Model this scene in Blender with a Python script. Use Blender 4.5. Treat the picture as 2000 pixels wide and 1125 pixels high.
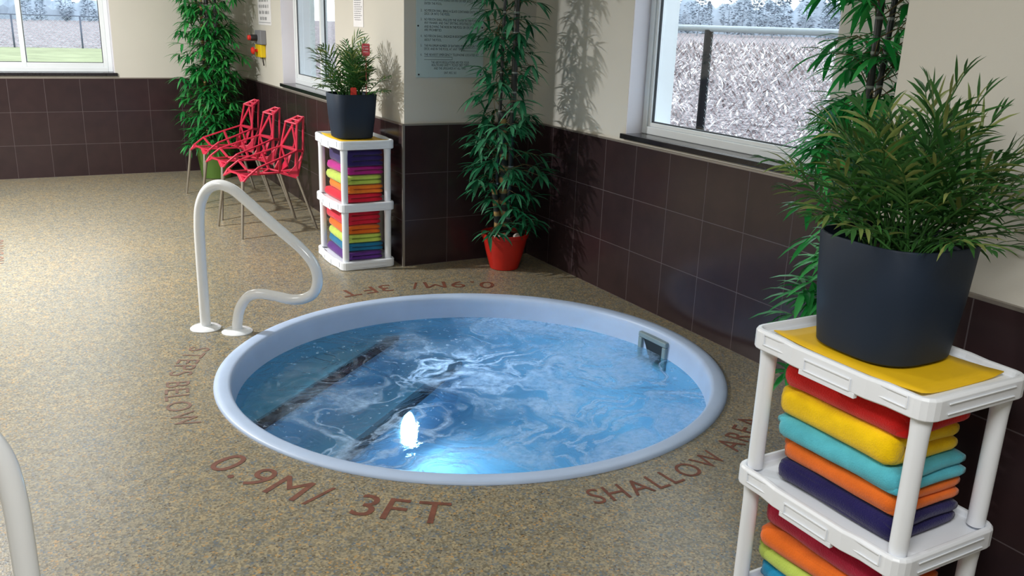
import bpy, bmesh, math, random
from mathutils import Vector, Matrix, Euler, noise

for o in list(bpy.data.objects):
    bpy.data.objects.remove(o)
SC = bpy.context.scene
COL = SC.collection
PI = math.pi
RND = random.Random(7)

# ------------------------------------------------------------------ camera
FPX = 1722.0
cam_d = bpy.data.cameras.new('camera')
cam_d.sensor_fit = 'HORIZONTAL'
cam_d.sensor_width = 36.0
cam_d.lens = FPX / 2000 * 36.0
cam_d.clip_end = 600
cam_d.clip_start = 0.02
cam = bpy.data.objects.new('camera', cam_d)
COL.objects.link(cam)
YAW, PITCH, ROLL = 0.515598, 0.292374, 0.035607
fw = Vector((math.sin(YAW) * math.cos(PITCH), math.cos(YAW) * math.cos(PITCH), -math.sin(PITCH)))
r0 = Vector((math.cos(YAW), -math.sin(YAW), 0))
u0 = r0.cross(fw)
rr = r0 * math.cos(ROLL) + u0 * math.sin(ROLL)
uu = -r0 * math.sin(ROLL) + u0 * math.cos(ROLL)
cam.matrix_world = Matrix(((rr.x, uu.x, -fw.x, -2.172064), (rr.y, uu.y, -fw.y, -5.305359),
                           (rr.z, uu.z, -fw.z, 1.583514), (0, 0, 0, 1)))
SC.camera = cam

# ------------------------------------------------------------------ world, lamps, exposure
SC.view_settings.view_transform = 'Standard'
SC.view_settings.look = 'None'
SC.view_settings.gamma = 1.0
SC.view_settings.exposure = 0.16
W = bpy.data.worlds.new('overcast_sky')
SC.world = W
W.use_nodes = True
bg = W.node_tree.nodes['Background']
bg.inputs[0].default_value = (0.84, 0.93, 1.0, 1)
bg.inputs[1].default_value = 2.8


def area(name, loc, size, power, color=(1, 1, 1), target=None, sy=None):
    d = bpy.data.lights.new(name, 'AREA')
    d.shape = 'RECTANGLE'
    d.size = size
    d.size_y = sy or size
    d.energy = power
    d.color = color
    o = bpy.data.objects.new(name, d)
    COL.objects.link(o)
    o.location = loc
    if target is not None:
        o.rotation_euler = (Vector(target) - Vector(loc)).to_track_quat('-Z', 'Y').to_euler()
    return o


WARM = (1.0, 0.99, 0.97)
area('ceiling_lamp_key', (-3.3, 1.0, 2.66), 0.16, 235, WARM)
area('ceiling_lamp_near', (-2.2, -5.2, 2.66), 1.0, 62, WARM)
area('ceiling_lamp_middle', (-4.2, -1.4, 2.66), 1.0, 24, WARM)
area('ceiling_lamp_far', (-2.0, 3.0, 2.66), 0.8, 24, WARM)


# ------------------------------------------------------------------ helpers
def lin(c):
    c = c / 255.0
    return c / 12.92 if c <= 0.04045 else ((c + 0.055) / 1.055) ** 2.4


def rgb(r, g, b):
    return (lin(r), lin(g), lin(b), 1.0)


class NT:
    def __init__(self, name):
        self.m = bpy.data.materials.new(name)
        self.m.use_nodes = True
        self.t = self.m.node_tree
        self.b = self.t.nodes['Principled BSDF']
        self.out = self.t.nodes['Material Output']

    def n(self, kind, **kw):
        nd = self.t.nodes.new(kind)
        for k, v in kw.items():
            if k == 'inp':
                for kk, vv in v.items():
                    nd.inputs[kk].default_value = vv
            else:
                setattr(nd, k, v)
        return nd

    def l(self, a, b):
        self.t.links.new(a, b)

    def ramp(self, fac, stops, interp='LINEAR'):
        r = self.n('ShaderNodeValToRGB')
        cr = r.color_ramp
        cr.interpolation = interp
        while len(cr.elements) < len(stops):
            cr.elements.new(0.5)
        for e, (p, c) in zip(cr.elements, stops):
            e.position = p
            e.color = c
        self.l(fac, r.inputs[0])
        return r.outputs[0]

    def mix(self, fac, a, b, blend='MIX'):
        x = self.n('ShaderNodeMix', data_type='RGBA', blend_type=blend)
        for v, s in ((fac, 0), (a, 6), (b, 7)):
            if isinstance(v, (int, float)):
                x.inputs[s].default_value = v
            elif isinstance(v, tuple):
                x.inputs[s].default_value = v
            else:
                self.l(v, x.inputs[s])
        return x.outputs[2]

    def bump(self, h, strength=0.2, dist=0.01):
        b = self.n('ShaderNodeBump')
        b.inputs['Strength'].default_value = strength
        b.inputs['Distance'].default_value = dist
        self.l(h, b.inputs['Height'])
        self.l(b.outputs[0], self.b.inputs['Normal'])
        return b.outputs[0]


def simple(name, col, rough=0.5, metal=0.0, spec=0.5, var=0.06, scale=6.0, bump=0.0, bscale=60.0, coat=0.0):
    """plain material with a slight procedural variation"""
    k = NT(name)
    tc = k.n('ShaderNodeTexCoord')
    nz = k.n('ShaderNodeTexNoise', inp={'Scale': scale, 'Detail': 3.0})
    k.l(tc.outputs['Object'], nz.inputs['Vector'])
    d = tuple(max(0, c * (1 - var)) for c in col[:3]) + (1,)
    u = tuple(min(1, c * (1 + var)) for c in col[:3]) + (1,)
    k.l(k.ramp(nz.outputs[0], [(0.3, d), (0.7, u)]), k.b.inputs['Base Color'])
    k.b.inputs['Roughness'].default_value = rough
    k.b.inputs['Metallic'].default_value = metal
    k.b.inputs['Specular IOR Level'].default_value = spec
    if coat:
        k.b.inputs['Coat Weight'].default_value = coat
        k.b.inputs['Coat Roughness'].default_value = 0.1
    if bump:
        n2 = k.n('ShaderNodeTexNoise', inp={'Scale': bscale, 'Detail': 4.0})
        k.l(tc.outputs['Object'], n2.inputs['Vector'])
        k.bump(n2.outputs[0], bump, 0.005)
    return k.m


class MB:
    """collects shapes, then links them as ONE mesh object"""

    def __init__(self):
        self.bm = bmesh.new()

    def quad(self, pts):
        vs = [self.bm.verts.new(p) for p in pts]
        return self.bm.faces.new(vs)

    def box(self, x0, x1, y0, y1, z0, z1):
        v = [self.bm.verts.new(p) for p in ((x0, y0, z0), (x1, y0, z0), (x1, y1, z0), (x0, y1, z0),
                                            (x0, y0, z1), (x1, y0, z1), (x1, y1, z1), (x0, y1, z1))]
        for f in ((0, 3, 2, 1), (4, 5, 6, 7), (0, 1, 5, 4), (1, 2, 6, 5), (2, 3, 7, 6), (3, 0, 4, 7)):
            self.bm.faces.new([v[i] for i in f])
        return self

    def bar(self, a, b, w, t, up=(0, 0, 1)):
        """rectangular strut: w across, t thick along 'up'"""
        a, b, up = Vector(a), Vector(b), Vector(up)
        d = (b - a).normalized()
        s = d.cross(up)
        if s.length < 1e-4:
            s = d.cross(Vector((1, 0, 0)))
        s.normalize()
        n = s.cross(d).normalized()
        r = []
        for p in (a - d * w * 0.25, b + d * w * 0.25):
            r.append([self.bm.verts.new(p + s * (w / 2 * i) + n * (t / 2 * j)) for i, j in ((-1, -1), (1, -1), (1, 1), (-1, 1))])
        for i in range(4):
            self.bm.faces.new((r[0][i], r[0][(i + 1) % 4], r[1][(i + 1) % 4], r[1][i]))
        self.bm.faces.new(r[0][::-1])
        self.bm.faces.new(r[1])
        return self

    def tube(self, pts, rad, seg=12, caps=True):
        pts = [Vector(p) for p in pts]
        n = len(pts)
        rads = rad if isinstance(rad, (list, tuple)) else [rad] * n
        rings = []
        nrm = None
        for i, p in enumerate(pts):
            d = (pts[min(i + 1, n - 1)] - pts[max(i - 1, 0)]).normalized()
            if nrm is None:
                nrm = d.cross(Vector((0, 0, 1)))
                if nrm.length < 1e-3:
                    nrm = d.cross(Vector((1, 0, 0)))
            nrm = (nrm - d * nrm.dot(d)).normalized()
            bn = d.cross(nrm)
            rings.append([self.bm.verts.new(p + (nrm * math.cos(2 * PI * k / seg) + bn * math.sin(2 * PI * k / seg)) * rads[i])
                          for k in range(seg)])
        for a, b in zip(rings, rings[1:]):
            for k in range(seg):
                self.bm.faces.new((a[k], a[(k + 1) % seg], b[(k + 1) % seg], b[k]))
        if caps:
            self.bm.faces.new(rings[0][::-1])
            self.bm.faces.new(rings[-1])
        return self

    def loft(self, rings, closed_bottom=True, closed_top=True):
        """rings: list of lists of points, same count"""
        R = [[self.bm.verts.new(p) for p in r] for r in rings]
        n = len(R[0])
        for a, b in zip(R, R[1:]):
            for k in range(n):
                self.bm.faces.new((a[k], a[(k + 1) % n], b[(k + 1) % n], b[k]))
        if closed_bottom:
            self.bm.faces.new(R[0][::-1])
        if closed_top:
            self.bm.faces.new(R[-1])
        return self

    def lathe(self, prof, seg=32, c=(0, 0, 0), axis=None, cb=True, ct=True):
        rings = []
        for r, z in prof:
            rings.append([Vector((r * math.cos(2 * PI * k / seg), r * math.sin(2 * PI * k / seg), z)) for k in range(seg)])
        if axis is not None:
            q = Vector((0, 0, 1)).rotation_difference(Vector(axis))
            rings = [[q @ p for p in r] for r in rings]
        c = Vector(c)
        return self.loft([[p + c for p in r] for r in rings], cb, ct)

    def rbox(self, cx, cy, cz, sx, sy, sz, r, n=(8, 12, 3), amp=0.0, seed=0.0, fr=9.0):
        """rounded box with optional noise, for folded cloth"""
        cache = {}
        hx, hy, hz = sx / 2, sy / 2, sz / 2

        def V(i, j, k):
            key = (i, j, k)
            if key in cache:
                return cache[key]
            p = Vector(((i / n[0] * 2 - 1) * hx, (j / n[1] * 2 - 1) * hy, (k / n[2] * 2 - 1) * hz))
            rz = min(r, hz * 0.98)
            q = Vector((max(-hx + r, min(hx - r, p.x)), max(-hy + r, min(hy - r, p.y)), max(-hz + rz, min(hz - rz, p.z))))
            d = p - q
            if d.length > 1e-6:
                s = Vector((d.x / r, d.y / r, d.z / rz)).normalized()
                p = q + Vector((s.x * r, s.y * r, s.z * rz))
            if amp:
                v = noise.noise_vector(Vector((p.x * fr + seed, p.y * fr - seed, p.z * fr * 1.6 + seed * 2)))
                p += Vector((v.x * amp * 1.3, v.y * amp * 1.3, v.z * amp))
            cache[key] = self.bm.verts.new(p + Vector((cx, cy, cz)))
            return cache[key]
        N = n
        for i in range(N[0]):
            for j in range(N[1]):
                self.bm.faces.new((V(i, j, 0), V(i, j + 1, 0), V(i + 1, j + 1, 0), V(i + 1, j, 0)))
                self.bm.faces.new((V(i, j, N[2]), V(i + 1, j, N[2]), V(i + 1, j + 1, N[2]), V(i, j + 1, N[2])))
        for i in range(N[0]):
            for k in range(N[2]):
                self.bm.faces.new((V(i, 0, k), V(i + 1, 0, k), V(i + 1, 0, k + 1), V(i, 0, k + 1)))
                self.bm.faces.new((V(i, N[1], k), V(i, N[1], k + 1), V(i + 1, N[1], k + 1), V(i + 1, N[1], k)))
        for j in range(N[1]):
            for k in range(N[2]):
                self.bm.faces.new((V(0, j, k), V(0, j, k + 1), V(0, j + 1, k + 1), V(0, j + 1, k)))
                self.bm.faces.new((V(N[0], j, k), V(N[0], j + 1, k), V(N[0], j + 1, k + 1), V(N[0], j, k + 1)))
        return self

    def build(self, name, mat, parent=None, smooth=False, bevel=0.0, subsurf=0, loc=None, auto=None):
        bmesh.ops.recalc_face_normals(self.bm, faces=self.bm.faces[:])
        me = bpy.data.meshes.new(name)
        self.bm.to_mesh(me)
        self.bm.free()
        if smooth:
            for p in me.polygons:
                p.use_smooth = True
        if auto is not None:
            me.set_sharp_from_angle(angle=math.radians(auto))
        me.materials.append(mat)
        o = bpy.data.objects.new(name, me)
        COL.objects.link(o)
        if parent is not None:
            o.parent = parent
        if loc is not None:
            o.location = loc
        if bevel:
            b = o.modifiers.new('bevel', 'BEVEL')
            b.width = bevel
            b.segments = 2
            b.limit_method = 'ANGLE'
        if subsurf:
            s = o.modifiers.new('sub', 'SUBSURF')
            s.levels = s.render_levels = subsurf
        return o


def tag(o, label, cat, group=None, kind=None):
    o['label'] = label
    o['category'] = cat
    if group:
        o['group'] = group
    if kind:
        o['kind'] = kind
    return o


def struct(o, label=None, cat=None):
    o['kind'] = 'structure'
    if label:
        o['label'] = label
    if cat:
        o['category'] = cat
    return o


def empty(name, loc=(0, 0, 0), rz=0.0):
    o = bpy.data.objects.new(name, None)
    o.empty_display_size = 0.1
    COL.objects.link(o)
    o.location = loc
    o.rotation_euler = (0, 0, rz)
    return o


def copy_tree(o, parent=None):
    c = o.copy()
    COL.objects.link(c)
    if parent is not None:
        c.parent = parent
    for ch in [x for x in o.children]:
        copy_tree(ch, c)
    return c


def catmull(pts, sub=8):
    P = [Vector(p) for p in pts]
    P = [P[0] * 2 - P[1]] + P + [P[-1] * 2 - P[-2]]
    out = []
    for i in range(1, len(P) - 2):
        for s in range(sub):
            t = s / sub
            a, b, c, d = P[i - 1], P[i], P[i + 1], P[i + 2]
            out.append(0.5 * ((2 * b) + (c - a) * t + (2 * a - 5 * b + 4 * c - d) * t * t + (3 * b - a - 3 * c + d) * t ** 3))
    out.append(P[-2])
    return out


_glyphs = {}


def glyph(ch):
    """outline of one character, cap height 1, as (verts, faces, width)"""
    if ch in _glyphs:
        return _glyphs[ch]
    cu = bpy.data.curves.new('g', 'FONT')
    cu.body = ch
    cu.size = 1.0
    cu.resolution_u = 4
    ob = bpy.data.objects.new('g', cu)
    COL.objects.link(ob)
    bpy.context.view_layer.update()
    me = bpy.data.meshes.new_from_object(ob.evaluated_get(bpy.context.evaluated_depsgraph_get()))
    vs = [v.co.copy() for v in me.vertices]
    fs = [list(p.vertices) for p in me.polygons]
    bpy.data.objects.remove(ob)
    bpy.data.curves.remove(cu)
    bpy.data.meshes.remove(me)
    if vs:
        x0 = min(v.x for v in vs)
        x1 = max(v.x for v in vs)
    else:
        x0, x1 = 0, 0.2
    s = 1 / 0.69
    vs = [Vector(((v.x - x0) * s, v.y * s, 0)) for v in vs]
    _glyphs[ch] = (vs, fs, (x1 - x0) * s)
    return _glyphs[ch]


def text_flat(mb, s, org, right, up, h, sx=1.0, gap=0.16, align='L'):
    """straight line of text on a plane; org is the base point"""
    org, right, up = Vector(org), Vector(right), Vector(up)
    ws = [(0.32 if c == ' ' else glyph(c)[2]) * sx * h for c in s]
    tot = sum(ws) + gap * h * sx * (len(s) - 1)
    x = 0 if align == 'L' else -tot / 2
    for c, w in zip(s, ws):
        if c != ' ':
            vs, fs, _ = glyph(c)
            bv = [mb.bm.verts.new(org + right * (x + v.x * h * sx) + up * (v.y * h)) for v in vs]
            for f in fs:
                try:
                    mb.bm.faces.new([bv[i] for i in f])
                except ValueError:
                    pass
        x += w + gap * h * sx
    return tot


def text_arc(mb, s, c, r, a0, a1, h, z, gap=0.22):
    """text around a circle, tops towards the centre, reading counter-clockwise from a0 to a1 (degrees)"""
    ws = [(0.38 if k == ' ' else glyph(k)[2]) for k in s]
    tot = sum(ws) + gap * (len(s) - 1)
    span = math.radians(a1 - a0)
    x = 0
    for k, w in zip(s, ws):
        if k != ' ':
            vs, fs, _ = glyph(k)
            bv = []
            for v in vs:
                a = math.radians(a0) + (x + v.x) / tot * span
                rad = r - v.y * h
                bv.append(mb.bm.verts.new((c[0] + rad * math.cos(a), c[1] + rad * math.sin(a), z)))
            for f in fs:
                try:
                    mb.bm.faces.new([bv[i] for i in f])
                except ValueError:
                    pass
        x += w + gap


# ------------------------------------------------------------------ materials
def m_floor():
    k = NT('speckled_floor')
    geo = k.n('ShaderNodeNewGeometry')
    v1 = k.n('ShaderNodeTexVoronoi', inp={'Scale': 150.0, 'Randomness': 1.0})
    k.l(geo.outputs['Position'], v1.inputs['Vector'])
    sep = k.n('ShaderNodeSeparateColor')
    k.l(v1.outputs['Color'], sep.inputs[0])
    c = k.ramp(sep.outputs[0], [(0.0, rgb(124, 116, 98)), (0.28, rgb(156, 147, 126)), (0.54, rgb(172, 160, 132)), (0.66, rgb(138, 132, 116)),
                                (0.80, rgb(128, 130, 128)), (0.88, rgb(108, 120, 132)), (0.935, rgb(182, 148, 98)), (0.975, rgb(96, 84, 70))], 'CONSTANT')
    big = k.n('ShaderNodeTexNoise', inp={'Scale': 1.6, 'Detail': 3.0})
    k.l(geo.outputs['Position'], big.inputs['Vector'])
    tint = k.ramp(big.outputs[0], [(0.34, (0.86, 0.89, 0.92, 1)), (0.66, (1.0, 0.97, 0.91, 1))])
    mid = k.n('ShaderNodeTexNoise', inp={'Scale': 22.0, 'Detail': 2.0})
    k.l(geo.outputs['Position'], mid.inputs['Vector'])
    tint2 = k.ramp(mid.outputs[0], [(0.34, (0.80, 0.84, 0.88, 1)), (0.66, (1.08, 1.03, 0.94, 1))])
    k.l(k.mix(1.0, k.mix(1.0, c, tint, 'MULTIPLY'), tint2, 'MULTIPLY'), k.b.inputs['Base Color'])
    k.b.inputs['Roughness'].default_value = 0.33
    k.b.inputs['Specular IOR Level'].default_value = 0.5
    k.bump(v1.outputs['Distance'], 0.12, 0.002)
    return k.m


def m_tile(name, axis, off=0.0):
    k = NT(name)
    geo = k.n('ShaderNodeNewGeometry')
    sp = k.n('ShaderNodeSeparateXYZ')
    k.l(geo.outputs['Position'], sp.inputs[0])
    add = k.n('ShaderNodeMath', operation='ADD', inp={1: off})
    k.l(sp.outputs['X' if axis == 'x' else 'Y'], add.inputs[0])
    cb = k.n('ShaderNodeCombineXYZ')
    k.l(add.outputs[0], cb.inputs[0])
    k.l(sp.outputs['Z'], cb.inputs[1])
    br = k.n('ShaderNodeTexBrick', offset=0.0, squash=1.0,
             inp={'Scale': 1.0, 'Mortar Size': 0.0022, 'Mortar Smooth': 0.2, 'Brick Width': 0.305, 'Row Height': 0.31,
                  'Color1': rgb(50, 38, 40), 'Color2': rgb(54, 41, 43), 'Mortar': rgb(84, 74, 76)})
    k.l(cb.outputs[0], br.inputs['Vector'])
    nz = k.n('ShaderNodeTexNoise', inp={'Scale': 9.0, 'Detail': 5.0})
    k.l(geo.outputs['Position'], nz.inputs['Vector'])
    t = k.ramp(nz.outputs[0], [(0.3, (0.88, 0.88, 0.9, 1)), (0.7, (1.1, 1.06, 1.05, 1))])
    k.l(k.mix(1.0, br.outputs['Color'], t, 'MULTIPLY'), k.b.inputs['Base Color'])
    k.l(k.ramp(br.outputs['Fac'], [(0, (0.19, 0.19, 0.19, 1)), (1, (0.7, 0.7, 0.7, 1))]), k.b.inputs['Roughness'])
    inv = k.n('ShaderNodeMath', operation='SUBTRACT', inp={0: 1.0})
    k.l(br.outputs['Fac'], inv.inputs[1])
    k.b.inputs['Specular IOR Level'].default_value = 0.4
    k.bump(inv.outputs[0], 0.3, 0.002)
    return k.m


def m_leaf(name, a, b, c, rough=0.4, trans=0.25):
    k = NT(name)
    geo = k.n('ShaderNodeNewGeometry')
    col = k.ramp(geo.outputs['Random Per Island'], [(0.0, a), (0.6, b), (1.0, c)])
    k.l(col, k.b.inputs['Base Color'])
    k.b.inputs['Roughness'].default_value = rough
    k.b.inputs['Specular IOR Level'].default_value = 0.5
    tr = k.n('ShaderNodeBsdfTranslucent')
    k.l(col, tr.inputs[0])
    mx = k.n('ShaderNodeMixShader', inp={0: trans})
    k.l(k.b.outputs[0], mx.inputs[1])
    k.l(tr.outputs[0], mx.inputs[2])
    k.l(mx.outputs[0], k.out.inputs[0])
    return k.m


def m_towel(name, col):
    k = NT('towel_' + name)
    tc = k.n('ShaderNodeTexCoord')
    nz = k.n('ShaderNodeTexNoise', inp={'Scale': 260.0, 'Detail': 2.0})
    k.l(tc.outputs['Object'], nz.inputs['Vector'])
    n2 = k.n('ShaderNodeTexNoise', inp={'Scale': 14.0, 'Detail': 3.0})
    k.l(tc.outputs['Object'], n2.inputs['Vector'])
    d = tuple(x * 0.82 for x in col[:3]) + (1,)
    u = tuple(min(1, x * 1.12) for x in col[:3]) + (1,)
    k.l(k.ramp(n2.outputs[0], [(0.3, d), (0.7, u)]), k.b.inputs['Base Color'])
    k.b.inputs['Roughness'].default_value = 0.95
    k.b.inputs['Specular IOR Level'].default_value = 0.1
    k.b.inputs['Sheen Weight'].default_value = 0.25
    k.b.inputs['Sheen Roughness'].default_value = 0.5
    k.bump(nz.outputs[0], 0.6, 0.003)
    return k.m


def m_glass():
    k = NT('window_glass')
    tr = k.n('ShaderNodeBsdfTransparent', inp={0: (0.95, 0.97, 0.97, 1)})
    gl = k.n('ShaderNodeBsdfGlossy', inp={'Roughness': 0.02})
    lw = k.n('ShaderNodeLayerWeight', inp={'Blend': 0.5})
    pw = k.n('ShaderNodeMath', operation='POWER', inp={1: 4.5})
    k.l(lw.outputs['Facing'], pw.inputs[0])
    fr = k.n('ShaderNodeMath', operation='MULTIPLY_ADD', inp={1: 0.6, 2: 0.03})
    k.l(pw.outputs[0], fr.inputs[0])
    mx = k.n('ShaderNodeMixShader')
    k.l(fr.outputs[0], mx.inputs[0])
    k.l(tr.outputs[0], mx.inputs[1])
    k.l(gl.outputs[0], mx.inputs[2])
    k.l(mx.outputs[0], k.out.inputs[0])
    return k.m


def m_water():
    k = NT('spa_water')
    geo = k.n('ShaderNodeNewGeometry')
    # warped coordinates: swirls of foam
    w1 = k.n('ShaderNodeTexNoise', inp={'Scale': 2.2, 'Detail': 2.0})
    k.l(geo.outputs['Position'], w1.inputs['Vector'])
    wv = k.n('ShaderNodeVectorMath', operation='MULTIPLY_ADD', inp={1: (1.1, 1.1, 0.0)})
    k.l(w1.outputs['Color'], wv.inputs[0])
    k.l(geo.outputs['Position'], wv.inputs[2])

    def veins(scale, width, det):
        n_ = k.n('ShaderNodeTexNoise', inp={'Scale': scale, 'Detail': det, 'Roughness': 0.5})
        k.l(wv.outputs[0], n_.inputs['Vector'])
        s_ = k.n('ShaderNodeMath', operation='SUBTRACT', inp={1: 0.5})
        k.l(n_.outputs[0], s_.inputs[0])
        a_ = k.n('ShaderNodeMath', operation='ABSOLUTE')
        k.l(s_.outputs[0], a_.inputs[0])
        return k.ramp(a_.outputs[0], [(0.0, (1, 1, 1, 1)), (width * 0.35, (0.7, 0.7, 0.7, 1)), (width, (0, 0, 0, 1))])
    patch = k.n('ShaderNodeTexNoise', inp={'Scale': 2.3, 'Detail': 2.0})
    k.l(geo.outputs['Position'], patch.inputs['Vector'])
    f2 = k.ramp(patch.outputs[0], [(0.34, (0.06, 0.04, 0.04, 1)), (0.52, (1, 1, 1, 1))])
    # less foam over the steps, more towards the jets
    dt = k.n('ShaderNodeVectorMath', operation='DOT_PRODUCT', inp={1: (0.646, -0.764, 0.0)})
    k.l(geo.outputs['Position'], dt.inputs[0])
    f5 = k.ramp(dt.outputs['Value'], [(0.35, (0.10, 0.10, 0.10, 1)), (0.78, (1, 1, 1, 1))])
    f2 = k.mix(1.0, f2, f5, 'MULTIPLY')
    f1 = k.mix(1.0, veins(1.6, 0.075, 5.0), veins(3.6, 0.05, 5.0), 'LIGHTEN')
    foam = k.mix(1.0, f1, f2, 'MULTIPLY')
    fine = k.n('ShaderNodeTexNoise', inp={'Scale': 30.0, 'Detail': 5.0, 'Roughness': 0.65})
    k.l(geo.outputs['Position'], fine.inputs['Vector'])
    f3 = k.ramp(fine.outputs[0], [(0.61, (0, 0, 0, 1)), (0.68, (0.75, 0.75, 0.75, 1))])
    f4 = k.ramp(fine.outputs[0], [(0.30, (0.35, 0.35, 0.35, 1)), (0.60, (1, 1, 1, 1))])
    foam = k.mix(1.0, foam, f4, 'MULTIPLY')
    foam = k.mix(1.0, foam, f3, 'LIGHTEN')
    milk = k.ramp(w1.outputs[0], [(0.35, (0.02, 0.02, 0.02, 1)), (0.7, (0.12, 0.12, 0.12, 1))])
    foam = k.mix(1.0, foam, k.mix(1.0, milk, f5, 'MULTIPLY'), 'LIGHTEN')
    fm = k.n('ShaderNodeMath', operation='MULTIPLY', inp={1: 0.85}, use_clamp=True)
    k.l(foam, fm.inputs[0])
    # waves
    wn = k.n('ShaderNodeTexNoise', inp={'Scale': 15.0, 'Detail': 4.0})
    k.l(wv.outputs[0], wn.inputs['Vector'])
    bmp = k.n('ShaderNodeBump', inp={'Strength': 0.5, 'Distance': 0.02})
    k.l(wn.outputs[0], bmp.inputs['Height'])
    tr = k.n('ShaderNodeBsdfTransparent', inp={0: rgb(158, 214, 224)})
    rf = k.n('ShaderNodeBsdfRefraction', inp={0: rgb(158, 214, 224), 'IOR': 1.022, 'Roughness': 0.0})
    b2 = k.n('ShaderNodeBump', inp={'Strength': 0.7, 'Distance': 0.025})
    k.l(wn.outputs[0], b2.inputs['Height'])
    k.l(b2.outputs[0], rf.inputs['Normal'])
    body = k.n('ShaderNodeMixShader', inp={0: 0.5})
    k.l(tr.outputs[0], body.inputs[1])
    k.l(rf.outputs[0], body.inputs[2])
    gl = k.n('ShaderNodeBsdfGlossy', inp={'Roughness': 0.06})
    k.l(bmp.outputs[0], gl.inputs['Normal'])
    lw = k.n('ShaderNodeLayerWeight', inp={'Blend': 0.5})
    k.l(bmp.outputs[0], lw.inputs['Normal'])
    pw = k.n('ShaderNodeMath', operation='POWER', inp={1: 5.0})
    k.l(lw.outputs['Facing'], pw.inputs[0])
    fr = k.n('ShaderNodeMath', operation='MULTIPLY_ADD', inp={1: 0.8, 2: 0.02})
    k.l(pw.outputs[0], fr.inputs[0])
    m1 = k.n('ShaderNodeMixShader')
    k.l(fr.outputs[0], m1.inputs[0])
    k.l(body.outputs[0], m1.inputs[1])
    k.l(gl.outputs[0], m1.inputs[2])
    fd = k.n('ShaderNodeBsdfDiffuse', inp={0: rgb(190, 216, 238)})
    ft = k.n('ShaderNodeBsdfTranslucent', inp={0: rgb(190, 220, 245)})
    fb = k.n('ShaderNodeMixShader', inp={0: 0.4})
    k.l(fd.outputs[0], fb.inputs[1])
    k.l(ft.outputs[0], fb.inputs[2])
    m2 = k.n('ShaderNodeMixShader')
    k.l(fm.outputs[0], m2.inputs[0])
    k.l(m1.outputs[0], m2.inputs[1])
    k.l(fb.outputs[0], m2.inputs[2])
    k.l(m2.outputs[0], k.out.inputs[0])
    return k.m


def m_cane_banded():
    k = NT('cane_banded')
    geo = k.n('ShaderNodeNewGeometry')
    sp = k.n('ShaderNodeSeparateXYZ')
    k.l(geo.outputs['Position'], sp.inputs[0])
    nz = k.n('ShaderNodeTexNoise', inp={'Scale': 18.0, 'Detail': 2.0})
    k.l(geo.outputs['Position'], nz.inputs['Vector'])
    a = k.n('ShaderNodeMath', operation='MULTIPLY_ADD', inp={1: 0.035})
    k.l(nz.outputs[0], a.inputs[0])
    k.l(sp.outputs['Z'], a.inputs[2])
    m = k.n('ShaderNodeMath', operation='MULTIPLY', inp={1: 13.0})
    k.l(a.outputs[0], m.inputs[0])
    f = k.n('ShaderNodeMath', operation='FRACT')
    k.l(m.outputs[0], f.inputs[0])
    k.l(k.ramp(f.outputs[0], [(0.0, rgb(150, 128, 66)), (0.30, rgb(176, 140, 92)), (0.40, rgb(44, 50, 48)), (0.88, rgb(36, 46, 44)), (0.97, rgb(140, 128, 90))]),
        k.b.inputs['Base Color'])
    k.b.inputs['Roughness'].default_value = 0.6
    return k.m


def m_cane_dark():
    k = NT('cane_dark')
    geo = k.n('ShaderNodeNewGeometry')
    sp = k.n('ShaderNodeSeparateXYZ')
    k.l(geo.outputs['Position'], sp.inputs[0])
    m = k.n('ShaderNodeMath', operation='MULTIPLY', inp={1: 8.5})
    k.l(sp.outputs['Z'], m.inputs[0])
    f = k.n('ShaderNodeMath', operation='FRACT')
    k.l(m.outputs[0], f.inputs[0])
    k.l(k.ramp(f.outputs[0], [(0.0, rgb(28, 34, 34)), (0.9, rgb(36, 42, 42)), (0.94, rgb(130, 140, 136))]), k.b.inputs['Base Color'])
    k.b.inputs['Roughness'].default_value = 0.35
    return k.m


def m_field():
    k = NT('stubble_field')
    geo = k.n('ShaderNodeNewGeometry')
    v = k.n('ShaderNodeTexVoronoi', inp={'Scale': 14.0})
    k.l(geo.outputs['Position'], v.inputs['Vector'])
    s = k.n('ShaderNodeSeparateColor')
    k.l(v.outputs['Color'], s.inputs[0])
    nz = k.n('ShaderNodeTexNoise', inp={'Scale': 1.6, 'Detail': 9.0, 'Roughness': 0.78})
    k.l(geo.outputs['Position'], nz.inputs['Vector'])
    c1 = k.ramp(s.outputs[1], [(0.0, rgb(96, 84, 88)), (0.4, rgb(150, 138, 142)), (0.75, rgb(184, 174, 176)), (1.0, rgb(220, 214, 214))])
    c2 = k.ramp(nz.outputs[0], [(0.36, (0.45, 0.42, 0.44, 1)), (0.64, (1.1, 1.08, 1.08, 1))])
    k.l(k.mix(1.0, c1, c2, 'MULTIPLY'), k.b.inputs['Base Color'])
    k.b.inputs['Roughness'].default_value = 0.9
    k.b.inputs['Specular IOR Level'].default_value = 0.1
    k.bump(nz.outputs[0], 0.6, 0.08)
    return k.m


def m_lamp(name, col, e):
    k = NT(name)
    k.b.inputs['Emission Color'].default_value = col
    k.b.inputs['Emission Strength'].default_value = e
    k.b.inputs['Base Color'].default_value = col
    return k.m


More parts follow.
